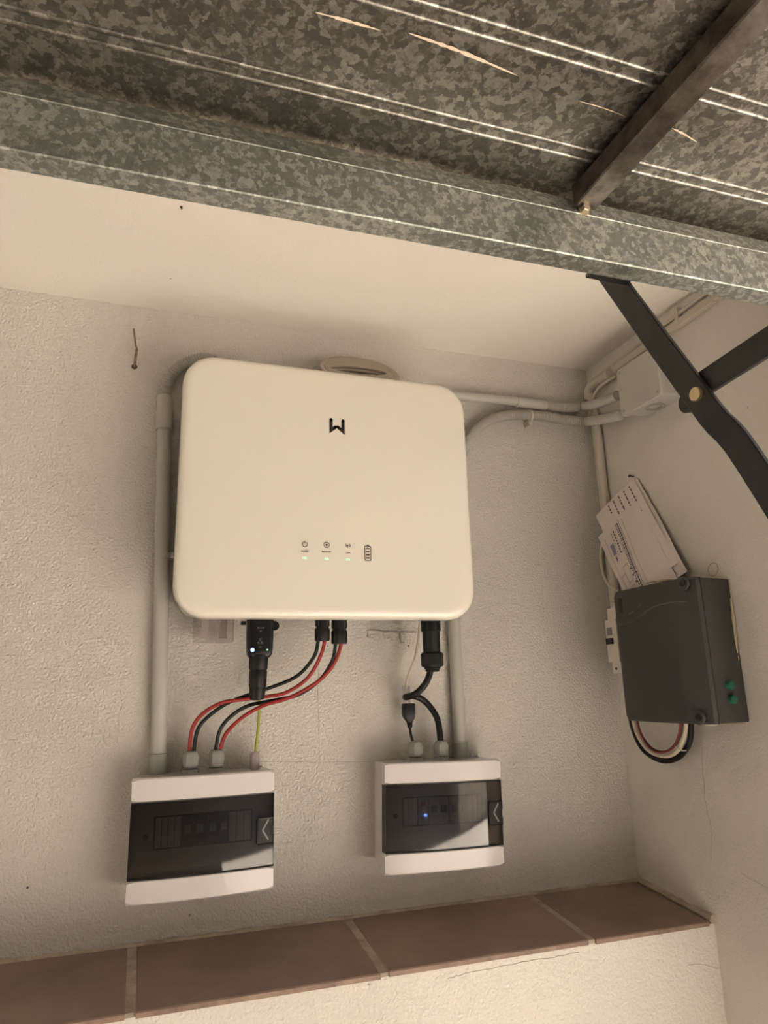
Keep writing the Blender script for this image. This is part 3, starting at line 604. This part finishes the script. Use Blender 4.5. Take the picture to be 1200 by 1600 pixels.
# ------------------------------------------------------------------ gate motor control box
mc = V((XR, -.235, 1.388)); mo = thing('control_box', 'dark grey motor control box with two green buttons on the right wall', 'control box', mc)
H2 = .1175
def prof_loft(prf, zs):  # prf list of (y,x) world ; zs list of (z, inset)
    cy = sum(a for a, _ in prf) / len(prf); cx_ = XR
    loops = []
    for z, ins in zs:
        loops.append([(x - XR + (ins if x < XR - .01 else 0), (y - cy) * (1 - ins * 6) + cy - mc.y, z) for y, x in prf])
    return MB().loft(loops)
body = [(-.132, XR - .001), (-.130, .828), (-.334, .828), (-.326, XR - .001)]
prof_loft(body, [(-H2 + .001, .003), (-H2 + .004, 0), (H2 - .004, 0), (H2 - .001, .003)]).build('back_case', 'motor2', mo)
cov = [(-.129, .8268), (-.1295, .816), (-.134, .808), (-.145, .804), (-.20, .8005), (-.255, .8005), (-.290, .8035), (-.297, .806), (-.3345, .819), (-.336, .8268)]
prof_loft(cov, [(-H2, .005), (-H2 + .003, .002), (-H2 + .010, 0), (H2 - .010, 0), (H2 - .003, .002), (H2, .005)]).build('front_cover', 'motor', mo, angle=.35)
def m_(q): return V(q) - mc
MB().tube([(.8272 - XR, -.3352 - mc.y, z) for z in (-H2 + .001, 0, H2 - .001)], .0014, 6).build('case_seam', 'line', mo)
mb = MB().tube(spline([m_((0.8036, -0.1439, 1.4436)), m_((0.8018, -0.1816, 1.4448)), m_((0.8008, -0.2162, 1.4540)), m_((0.8003, -0.2472, 1.4641)), m_((0.8003, -0.2877, 1.4671)), m_((0.8026, -0.3267, 1.4645))], 6), .0008, 6); mb.build('moulded_line', 'print2', mo)
p = m_((0.8050, -0.1574, 1.4780)); MB().box(p.x - .0026, p.x + .002, p.y - .004, p.y + .004, p.z - .014, p.z + .013).build('slot', 'line', mo, smooth=False)
MB().tube(spline([m_((0.8018, -0.1806, 1.4600)), m_((0.8013, -0.2000, 1.4649)), m_((0.8008, -0.2161, 1.4734))], 5), .0007, 6).build('moulded_line', 'print', mo)
for q, s_ in (((0.8045, -0.3229, 1.4958), 1), ((0.8045, -0.3195, 1.2815), -1)):
    p = m_(q); mbp = MB().lathe(p + V((.004, .004, 0)), (-1, -.1, 0), [(0, .0115), (.0040, .0115), (.0046, .0100)], 24); o = mbp.build('screw_pocket', 'motor2', mo)
    MB().lathe(p + V((-.0008, .0, 0)), (-1, -.1, 0), [(0, .0058), (.002, .0058), (.0024, .0046)], 16).build('cover_screw', 'line', mo)
for q in ((0.8608, -0.3330, 1.3295), (0.8619, -0.3330, 1.3075)):
    p = m_(q); p.y = -.327 - mc.y; MB().lathe(p + V((0, .002, 0)), (0, -1, 0), [(0, .0095), (.0035, .0095), (.0045, .008)], 20).build('button_collar', 'motor2', mo)
    MB().lathe(p, (0, -1, 0), [(0, .0068), (.010, .0068), (.0115, .0058)], 20).build('push_button', 'green', mo)['label'] = 'green push button'
MB().prism([m_(q) for q in ((0.8967, -0.3281, 1.5038), (0.8967, -0.3250, 1.4287), (0.8967, -0.3147, 1.2680), (0.8967, -0.2566, 1.2658), (0.8967, -0.2874, 1.5100))], (.0015, 0, 0)).build('backing_plate', 'beige', mo, smooth=False)
mb = MB(); pts = [m_(q) for q in ((0.8940, -0.3288, 1.4710), (0.8940, -0.3270, 1.4179), (0.8940, -0.3233, 1.3555), (0.8940, -0.3187, 1.2893), (0.8940, -0.3173, 1.2682))]
S_ = spline(pts, 8); mb.tube(S_, [.0022 + random.uniform(-.0008, .001) for _ in S_], 7); mb.build('mastic_seam', 'beige', mo)
p = m_((0.8600, -0.2832, 1.2632)); MB().lathe(V((p.x, p.y, -H2 + .003)), (0, 0, -1), [(0, .012), (.005, .012), (.008, .009), (.0085, .006)], 18).build('cable_gland', 'beige', mo)
p = m_((0.8500, -0.3436, 1.5163)); MB().tube([(p.x + .0015 * math.sin(a_), p.y + .011 * math.cos(a_), H2 + .0108 + .011 * math.sin(a_)) for a_ in [2 * math.pi * i / 30 for i in range(30)]], .0005, 6, closed=True).build('wire_ring', 'rust', mo)
# debris on top of the box
tw = thing('dry_debris', 'dry straw and dust lying on top of dark control box', 'debris', (XR - .045, -.235, 1.388 + H2))
for k_ in range(9):
    a_ = random.uniform(-.7, .7); L_ = random.uniform(.01, .03); c_ = V((random.uniform(-.035, .02), random.uniform(-.05, .07), .002 + random.uniform(0, .003))); d = V((math.sin(a_) * .4, math.cos(a_), random.uniform(0, .08))) * L_
    MB().tube([c_ - d, c_ + V((0, 0, .0015)), c_ + d], .0009 + random.uniform(0, .0006), 6).build('twig', 'beige' if k_ % 4 else 'hole', tw)

# wires looping under the control box
LP = dict(black=(.005, 'rubber', 'thick black cable, outermost in the loop under the control box', [(0.8620, -0.0741, 1.2913), (0.8620, -0.0802, 1.2500), (0.8620, -0.1035, 1.2144), (0.8620, -0.1497, 1.2000), (0.8620, -0.1937, 1.2089), (0.8620, -0.2248, 1.2354), (0.8620, -0.2362, 1.2728)]),
          white=(.0038, 'wcable', 'white cable, inside the black one in the loop under the control box', [(0.8520, -0.0936, 1.2861), (0.8520, -0.1015, 1.2456), (0.8520, -0.1287, 1.2166), (0.8520, -0.1699, 1.2097), (0.8520, -0.2023, 1.2196), (0.8520, -0.2258, 1.2464), (0.8520, -0.2352, 1.2731)]),
          brown=(.0022, 'brown', 'thin brown wire in the cable loop under the control box', [(0.8480, -0.1089, 1.2807), (0.8480, -0.1176, 1.2466), (0.8480, -0.1415, 1.2221), (0.8480, -0.1742, 1.2167), (0.8480, -0.2039, 1.2295), (0.8480, -0.2235, 1.2517), (0.8480, -0.2321, 1.2732)]),
          red=(.0016, 'brown2', 'thin red wire, innermost of the cable loop under the control box', [(0.8420, -0.1172, 1.2846), (0.8420, -0.1278, 1.2417), (0.8420, -0.1549, 1.2178), (0.8420, -0.1899, 1.2192), (0.8420, -0.2151, 1.2357), (0.8420, -0.2283, 1.2575), (0.8420, -0.2343, 1.2735)]))
for k_, (r, m, lb, pts) in LP.items(): cable('loop_cable', pts, r, m, lb, group='wires looping under the control box')
tp = thing('cable_tie', 'pale cable tie round the right side of the wire loop', 'cable tie', (0.8550, -0.2142, 1.2266))
MB().tube([(.010 * math.cos(t_ * math.pi / 10), .004 + .011 * math.sin(t_ * math.pi / 10) * .8, .006 * math.sin(t_ * math.pi / 10) * .8) for t_ in range(20)], .0011, 6, closed=True).build('tie_band', 'wcable', tp)

# breaker on the right wall behind the control box
p = V((XR, -.068, 1.428)); bk = thing('circuit_breaker', 'white single breaker in the corner behind the dark control box', 'breaker', p)
zt_, zb_ = (0.8600, -0.0433, 1.4868)[2] - 1.428, (0.8600, -0.0340, 1.3566)[2] - 1.428
ya = (0.8600, -0.0263, 1.4233)[1] + .068
MB().box(-.030, 0, ya - .036, ya - .001, zb_, zt_).build('breaker_case', 'blank', bk, smooth=False)
MB().box(-.0385, -.0302, ya - .036, ya - .0012, zb_ + .022, zt_ - .024).build('breaker_nose', 'blank', bk, smooth=False)
MB().box(-.0455, -.0386, ya - .024, ya - .008, (zb_ + zt_) / 2 - .008, (zb_ + zt_) / 2 + .004).build('lever', 'dark', bk, smooth=False)
MB().box(-.0392, -.0386, ya - .022, ya - .006, (zb_ + zt_) / 2 + .010, (zb_ + zt_) / 2 + .026).build('printed_label', 'print', bk, smooth=False)
MB().lathe((-.030, ya - .012, zb_ + .009), (-1, 0, 0), [(0, .003), (.0008, .003)], 10).build('terminal_screw', 'dark', bk)

# ------------------------------------------------------------------ papers pinned to the right wall
T_ = V((0.8880, -0.1317, 1.7394)); Lf = V((0.8680, -0.0237, 1.6865)); Rt = V((0.8800, -0.2429, 1.5409))
def sheet(name, label, T0, e1, e2, bulge, curl, s_rng=(0, 1), t_rng=(0, 1), prints=None, seed=0, ps=1.0):
    rnd = random.Random(seed); O_ = T0
    root = thing(name, label, 'paper', O_, group='papers pinned to the right wall')
    def S(s, t, off=0):
        p_ = e1 * s + e2 * t
        b_ = bulge * math.sin(math.pi * min(1, max(0, s))) * (.25 + .75 * t) + curl * (t ** 2) + .0025 * math.sin(7 * t + 3 * s + seed) * t
        z_ = p_.z; lim = 1.5075 - T0.z
        if z_ < lim and p_.y + T0.y < -.128: z_ = lim + .0006 * seed / 9
        return V((p_.x - b_ - off, p_.y, z_))
    N1, N2 = 14, 18; vs = []; fs = []
    for side in (0, .0004):
        for j in range(N2 + 1):
            for i in range(N1 + 1):
                s = s_rng[0] + (s_rng[1] - s_rng[0]) * i / N1; t = t_rng[0] + (t_rng[1] - t_rng[0]) * j / N2
                vs.append(S(s, t, side))
    n1 = N1 + 1; K = n1 * (N2 + 1)
    for o_ in (0, K):
        for j in range(N2):
            for i in range(N1): a = o_ + j * n1 + i; fs.append((a, a + 1, a + n1 + 1, a + n1))
    me = MB().add(vs, fs).build('sheet', 'paper', root, angle=1.5, fixn=False)
    if prints:
        for nm, mt, rects in prints:
            mbp = MB()
            for (s0, t0, s1, t1) in rects:
                s0 *= ps; s1 *= ps
                k = max(1, int(max(abs(s1 - s0), abs(t1 - t0)) / .06))
                for i in range(k):
                    if abs(t1 - t0) >= abs(s1 - s0): a0, a1 = t0 + (t1 - t0) * i / k, t0 + (t1 - t0) * (i + 1) / k; q = ((s0, a0), (s1, a0), (s1, a1), (s0, a1))
                    else: a0, a1 = s0 + (s1 - s0) * i / k, s0 + (s1 - s0) * (i + 1) / k; q = ((a0, t0), (a1, t0), (a1, t1), (a0, t1))
                    mbp.add([S(u, v_, .0010) for u, v_ in q], [(0, 1, 2, 3)])
            mbp.build(nm, mt, root, smooth=False)
    return root
e1 = Lf - T_; e2 = Rt - T_
rl = random.Random(3)
words = []
for row in range(5):
    t = .03
    s0 = .12 + row * .13
    while t < .34 - .05 * row:
        L_ = rl.uniform(.015, .05); words.append((s0, t, s0 + .022, t + L_)); t += L_ + .012
sheet('paper_sheet', 'rear paper sheet with its crumpled right edge showing on the right wall', T_ + V((.004, -.006, 0)), e1 * .9 + V((0, 0, 0)), e2 * 1.06, .006, .004, seed=2)
sheet('paper_sheet', 'middle paper sheet with lines of print at its top corner', T_ + V((0, 0, 0)), e1, e2 * .97, .010, .006, prints=[('printed_text', 'ink', words)], seed=5)
pr1 = []; pr2 = []; pr3 = []
pr1.append((.50, .03, .507, .93)); pr1.append((.42, .05, .424, .95)); pr1.append((.97, .10, .976, .80))
t = .06
while t < .9:
    L_ = rl.uniform(.01, .03); pr1.append((.53, t, .56, t + L_)); pr1.append((.575, t + .004, .60, t + L_ * .9)); t += L_ + .006
t = .10
while t < .40:
    L_ = rl.uniform(.012, .03); pr1.append((.68, t, .71, t + L_)); pr1.append((.75, t + .01, .77, t + L_)); t += L_ + .014
for (s0, t0, s1, t1) in ((.62, .28, .70, .40), (.66, .55, .80, .75), (.80, .62, .95, .84), (.70, .80, .78, .92)):
    w_ = .005; pr1 += [(s0, t0, s0 + w_, t1), (s1 - w_, t0, s1, t1), (s0, t0, s1, t0 + w_), (s0, t1 - w_, s1, t1)]
for (s0, t0) in ((.60, .62), (.61, .70), (.60, .78)): pr1.append((s0, t0, s0 + .035, t0 + .025))
pr2.append((.80, .22, .90, .36)); pr2.append((.84, .38, .88, .44)); pr3.append((.86, .88, .92, .93)); 
sheet('paper_sheet', 'front paper sheet with a printed wiring diagram, curling off the right wall', T_ + e1 * .12 + e2 * .22 + V((-.004, 0, 0)), e1 * 1.0, e2 * .86, .020, .004, prints=[('printed_diagram', 'ink', pr1), ('printed_picture', 'ink2', pr2), ('printed_mark', 'ink', pr3)], seed=9, ps=.9)
nl = MB().tube([V((0.8987, -0.1196, 1.7479)) + V((.002, 0, 0)), V((0.8987, -0.1196, 1.7479)) + V((-.010, 0, .001))], .0014, 8); nl.lathe(V((0.8987, -0.1196, 1.7479)) + V((-.010, 0, .001)), (-1, 0, .1), [(0, .003), (.001, .003)], 12)
tag(nl.build('nail', 'hole'), 'dark nail holding the pinned papers on the right wall', 'nail')

# hooked screw left of the inverter
hk = thing('screw_hook', 'bent rusty screw hook in a wall hole, upper left of the inverter', 'hook', (-0.0809, 0.0000, 1.9192)); O = V((-0.0809, 0.0000, 1.9192))
MB().lathe((0, .001, 0), (0, -1, 0), [(0, .0058), (.0012, .0052)], 14).build('hole_rim', 'hole', hk)
MB().tube([V(q) - O for q in ((-0.0809, -0.0010, 1.9187), (-0.0800, -0.0120, 1.9225), (-0.0788, -0.0200, 1.9403), (-0.0780, -0.0220, 1.9445))], .0024, 10).build('shank', 'rust', hk)
P_, R_ = flexpath([V(q) - O for q in ((-0.0780, -0.0220, 1.9445), (-0.0807, -0.0220, 1.9530), (-0.0857, -0.0220, 1.9829))], .0021, .0028, .0008)
MB().tube(P_, R_, 8).build('thread', 'rust', hk, angle=1.5)

# ------------------------------------------------------------------ plugs and cables under the inverter
def dc(px_, wpx, label, drop):
    O = V(px_); d = thing('cable_connector', label, 'connector', O, group='black cable connectors under the inverter')
    w2 = wpx / 2
    def pr(x, z): return [(a, b_, z) for a, b_ in rrect(2 * x, .019, .006, 5)]
    MB().loft([pr(w2 * .96, .010), pr(w2 * .96, -.012 - drop), pr(w2 * .9, -.0125 - drop)]).build('plug_body', 'black', d)
    MB().loft([pr(w2 * .85, -.012 - drop), pr(w2 * .85, -.0165 - drop)]).build('plug_neck', 'black', d)
    mb = MB(); n_ = 40; loops = []
    for z, k_ in ((-.0162 - drop, .94), (-.018 - drop, 1), (-.034 - drop * 1.3, 1), (-.037 - drop * 1.3, .92)):
        lp = []
        for i in range(n_):
            a = 2 * math.pi * i / n_; rr_ = 1 + (.035 if i % 4 < 2 else -.02)
            lp.append((w2 * k_ * rr_ * math.copysign(abs(math.cos(a)) ** .7, math.cos(a)), .0100 * k_ * rr_ * math.copysign(abs(math.sin(a)) ** .7, math.sin(a)), z))
        loops.append(lp)
    mb.loft(loops).build('grip_nut', 'blackm', d, angle=.5)
    return d
dc((0.2470, -0.0900, 1.4556), .0245, 'left black two-wire plug under the inverter, the shorter one', 0)
dc((0.2765, -0.0900, 1.4558), .0265, 'right black two-wire plug under the inverter, the longer one', .004)
SG = 'solar cables under the inverter'
cable('solar_cable', [(0.2420, -0.0900, 1.4245), (0.2397, -0.0900, 1.4171), (0.2330, -0.0860, 1.3921), (0.2062, -0.0750, 1.3616), (0.1577, -0.0620, 1.3422), (0.1294, -0.0560, 1.3338), (0.0954, -0.0500, 1.3206), (0.0661, -0.0450, 1.2995), (0.0520, -0.0430, 1.2792), (0.0472, -0.0420, 1.2414)], .0031, 'rubber', 'black cable from the left plug to the leftmost gland', group=SG)
cable('solar_cable', [(0.2508, -0.0900, 1.4245), (0.2508, -0.0900, 1.4171), (0.2435, -0.0880, 1.3919), (0.2235, -0.0800, 1.3581), (0.1903, -0.0700, 1.3363), (0.1554, -0.0640, 1.3301), (0.1213, -0.0630, 1.3270), (0.0881, -0.0600, 1.3229), (0.0590, -0.0540, 1.3069), (0.0437, -0.0460, 1.2826), (0.0412, -0.0420, 1.2417)], .0031, 'red', 'red cable from the left plug to the leftmost gland', group=SG)
cable('solar_cable', [(0.2708, -0.0900, 1.4202), (0.2697, -0.0900, 1.4117), (0.2649, -0.0860, 1.3855), (0.2457, -0.0740, 1.3546), (0.2109, -0.0640, 1.3316), (0.1675, -0.0560, 1.3235), (0.1305, -0.0510, 1.3165), (0.1035, -0.0470, 1.3002), (0.0871, -0.0440, 1.2778), (0.0810, -0.0420, 1.2416)], .0031, 'rubber', 'black cable from the right plug to the second gland', group=SG)
cable('solar_cable', [(0.2798, -0.0900, 1.4202), (0.2792, -0.0900, 1.4116), (0.2700, -0.0880, 1.3853), (0.2482, -0.0820, 1.3576), (0.2109, -0.0740, 1.3347), (0.1842, -0.0690, 1.3242), (0.1556, -0.0640, 1.3169), (0.1229, -0.0560, 1.2997), (0.0970, -0.0480, 1.2736), (0.0870, -0.0420, 1.2413)], .0031, 'red', 'red cable from the right plug to the second gland', group=SG)
cable('earth_wire', [(0.1499, -0.0450, 1.4539), (0.1510, -0.0400, 1.3813), (0.1518, -0.0360, 1.3135), (0.1501, -0.0380, 1.2778), (0.1455, -0.0420, 1.2362)], .0023, 'earth', 'yellow and green earth wire dropping into the small gland')
# communication dongle
O = V((0.1386, -0.1150, 1.4523)); dg = thing('communication_dongle', 'black plug-in communication module with a blue light under the inverter', 'dongle', O)
def dgl(w_, dpt, z, r=.006, cx=0): return [(a + cx, b_, z) for a, b_ in rrect(w_, dpt, r, 6)]
wd = abs((0.1585, -0.1250, 1.4180)[0] - (0.1160, -0.1250, 1.4181)[0])
zE = (0.1372, -0.1250, 1.3902)[2] - O.z
MB().loft([dgl(wd, .024, .010, cx=-.0005), dgl(wd * .985, .024, -.03, cx=-.0008), dgl(wd * .96, .024, zE + .013, cx=-.001), dgl(wd * .92, .023, zE + .006, .006, -.0012), dgl(wd * .78, .020, zE + .0012, .006, -.0014), dgl(wd * .62, .017, zE, .006, -.0016)]).build('module_case', 'black', dg, angle=.8)
ct = V((0.1372, -0.1150, 1.3907)) - O; ce = V((0.1355, -0.1150, 1.3230)) - O; dd = (ce - ct).normalized(); LL = (ce - ct).length
mb = MB().lathe(ct + V((0, .001, .004)), dd, [(0, .0150), (.008, .0152), (.020, .0148), (.0215, .0138), (.0225, .0135)], 28); mb.build('collar', 'blackm', dg)
mb = MB(); n_ = 48; a1 = dd.orthogonal().normalized(); b1 = dd.cross(a1); loops = []
for t_, r in ((.0205, .0128), (.026, .0140), (LL * .70, .0138), (LL * .72, .0132)):
    loops.append([ct + V((0, .001, .004)) + dd * t_ + (a1 * math.cos(2 * math.pi * i / n_) + b1 * math.sin(2 * math.pi * i / n_)) * r * (1 if i % 6 < 4 else .95) for i in range(n_)])
mb.loft(loops).build('ribbed_nut', 'blackm', dg, angle=.5)
MB().lathe(ct + V((0, .001, .004)), dd, [(LL * .71, .0128), (LL * .93, .0122), (LL * 1.0, .0105), (LL * 1.02, .0070)], 28).build('tail_boot', 'rubber', dg)
MB().box(-.031, -.0235, -.004, .004, -.010, -.004).build('side_clip', 'black', dg, smooth=False)
MB().lathe((.0225, 0, -.011), (0, -1, 0), [(-.004, .0075), (.004, .0075)], 20).build('side_clip', 'black', dg)
yf_ = -.0121
def dp(q, dy_=0): v = V(q) - O; return V((v.x, yf_ + dy_, v.z))
c = dp((0.1251, -0.1270, 1.4026)); MB().lathe(c + V((0, .0004, 0)), (0, -1, 0), [(0, .0030), (.0006, .0030)], 16).build('blue_light_ring', 'ledb', dg); MB().lathe(c, (0, -1, 0), [(0, .0018), (.0010, .0016)], 16).build('blue_light', 'ledw', dg)
c = dp((0.1485, -0.1270, 1.4027)); MB().lathe(c + V((0, .0002, 0)), (0, -1, 0), [(0, .0013), (.0008, .0012)], 12).build('green_light', 'ledg', dg)
c = dp((0.1376, -0.1270, 1.4315)); MB().lathe(c, (0, -1, 0), [(0, .0011), (.0004, .0010)], 12).build('reset_button', 'print', dg)
text('printed_word', 'RELOAD', .0030, tuple(dp((0.1378, -0.1270, 1.4370), -.0001)), 'print', dg)
text('printed_word', 'WiFi', .0028, tuple(dp((0.1370, -0.1270, 1.4070), -.0001)), 'print', dg)
c = dp((0.1369, -0.1270, 1.4154)); mb = MB()
for ox, oz, r in ((0, .0035, .0014), (-.0028, -.0020, .0014), (.0030, -.0020, .0014)):
    t_ = arc_stroke(c + V((ox, 0, oz)), r, 0, 360, .0004, n=12, y0=yf_, thk=.0003); mb.add(t_.v, t_.f)
for a, b_ in (((-.0004, .0018), (-.0022, -.0008)), ((.0004, .0018), (.0024, -.0008)), ((.0012, .0046), (.0030, .0062))):
    a = c + V((a[0], 0, a[1])); b_ = c + V((b_[0], 0, b_[1])); s_ = V((.0002, 0, .0001)); mb.prism([a - s_, b_ - s_, b_ + s_, a + s_], (0, -.0003, 0))
mb.build('network_symbol', 'print', dg, smooth=False)
# AC connector
O = V((0.4454, -0.0900, 1.4570)); ac = thing('cable_connector', 'large black round connector under the right of the inverter', 'connector', O)
def az(y_): return (0.4454, -0.0900, 1.4570)[2] - 0 if False else 0
ZA = [V(q).z - O.z for q in ((0.4438, -0.0900, 1.4344), (0.4422, -0.0900, 1.3976), (0.4419, -0.0900, 1.3909), (0.4411, -0.0900, 1.3733), (0.4408, -0.0900, 1.3656))]
mb = MB().lathe((0, 0, 0), (0, 0, 1), [(.012, .0178), (ZA[0] + .0015, .0178), (ZA[0], .0165)], 28); mb.build('flange', 'black', ac)
MB().lathe((0, 0, 0), (0, 0, 1), [(ZA[0] + .001, .0160), (ZA[1], .0155)], 10).build('barrel', 'blackm', ac, angle=.3)
MB().lathe((0, 0, 0), (0, 0, 1), [(ZA[1] + .001, .0170), (ZA[1] - .002, .0200), (ZA[3] + .003, .0198), (ZA[3], .0180)], 12).build('hex_nut', 'blackm', ac, angle=.3)
MB().lathe((0, 0, 0), (0, 0, 1), [(ZA[3] + .001, .0145), (ZA[3] - .003, .0145), (ZA[3] - .0035, .0125), (ZA[4], .0125), (ZA[4] - .001, .009)], 24).build('end_ring', 'rubber', ac)
cable('power_cable', [(0.4410, -0.0900, 1.3711), (0.4400, -0.0900, 1.3624), (0.4322, -0.0880, 1.3452), (0.4180, -0.0800, 1.3293), (0.4076, -0.0660, 1.3236), (0.4080, -0.0520, 1.3230), (0.4277, -0.0360, 1.3241), (0.4477, -0.0320, 1.3174), (0.4641, -0.0330, 1.3012), (0.4736, -0.0380, 1.2798), (0.4753, -0.0420, 1.2480), (0.4746, -0.0420, 1.2339)], .0057, 'rubber', 'thick black power cable looping from the round connector to its gland', n=14)
# data lead
O = V((0.4170, -0.0300, 1.3418)); 
cable('data_cable', [(0.4433, -0.0450, 1.4602), (0.4423, -0.0400, 1.4350), (0.4365, -0.0330, 1.3937), (0.4253, -0.0300, 1.3665), (0.4184, -0.0300, 1.3462), (0.4168, -0.0300, 1.3373)], .0024, 'wcable', 'thin white data cable hanging beside the round connector')
dj = thing('inline_coupler', 'black inline data coupler above the right breaker box', 'coupler', (0.4204, -0.0300, 1.2992)); O = V((0.4204, -0.0300, 1.2992))
def q_(px_): return V(px_) - O
def sec(px_, w_, d_, r=.002): p_ = q_(px_); return [(p_.x + a, p_.y + b_, p_.z) for a, b_ in rrect(w_, d_, r, 4)]
MB().loft([sec((0.4176, -0.0300, 1.3418), .0115, .009, .001), sec((0.4178, -0.0300, 1.3104), .0115, .009, .001)]).build('clear_plug', 'trans', dj)
MB().loft([sec((0.4209, -0.0300, 1.3114), .019, .015), sec((0.4212, -0.0300, 1.3092), .0215, .017), sec((0.4208, -0.0300, 1.2926), .0215, .017), sec((0.4212, -0.0300, 1.2871), .019, .015), sec((0.4221, -0.0300, 1.2782), .009, .009)]).build('boot', 'blackm', dj)
for y_, q in enumerate(((0.4221, -0.0300, 1.2777), (0.4223, -0.0300, 1.2747), (0.4224, -0.0300, 1.2717))): p = q_(q); MB().lathe(p, (0, 0, -1), [(-.0008, .0045), (0, .0056 - y_ * .0005), (.0012, .0056 - y_ * .0005), (.002, .0042)], 14).build('strain_rib', 'blackm', dj)
cable('data_cable', [(0.4222, -0.0300, 1.2793), (0.4224, -0.0300, 1.2683), (0.4221, -0.0360, 1.2556), (0.4246, -0.0420, 1.2396)], .0024, 'rubber', 'thin black data cable running into the left gland of the right box')
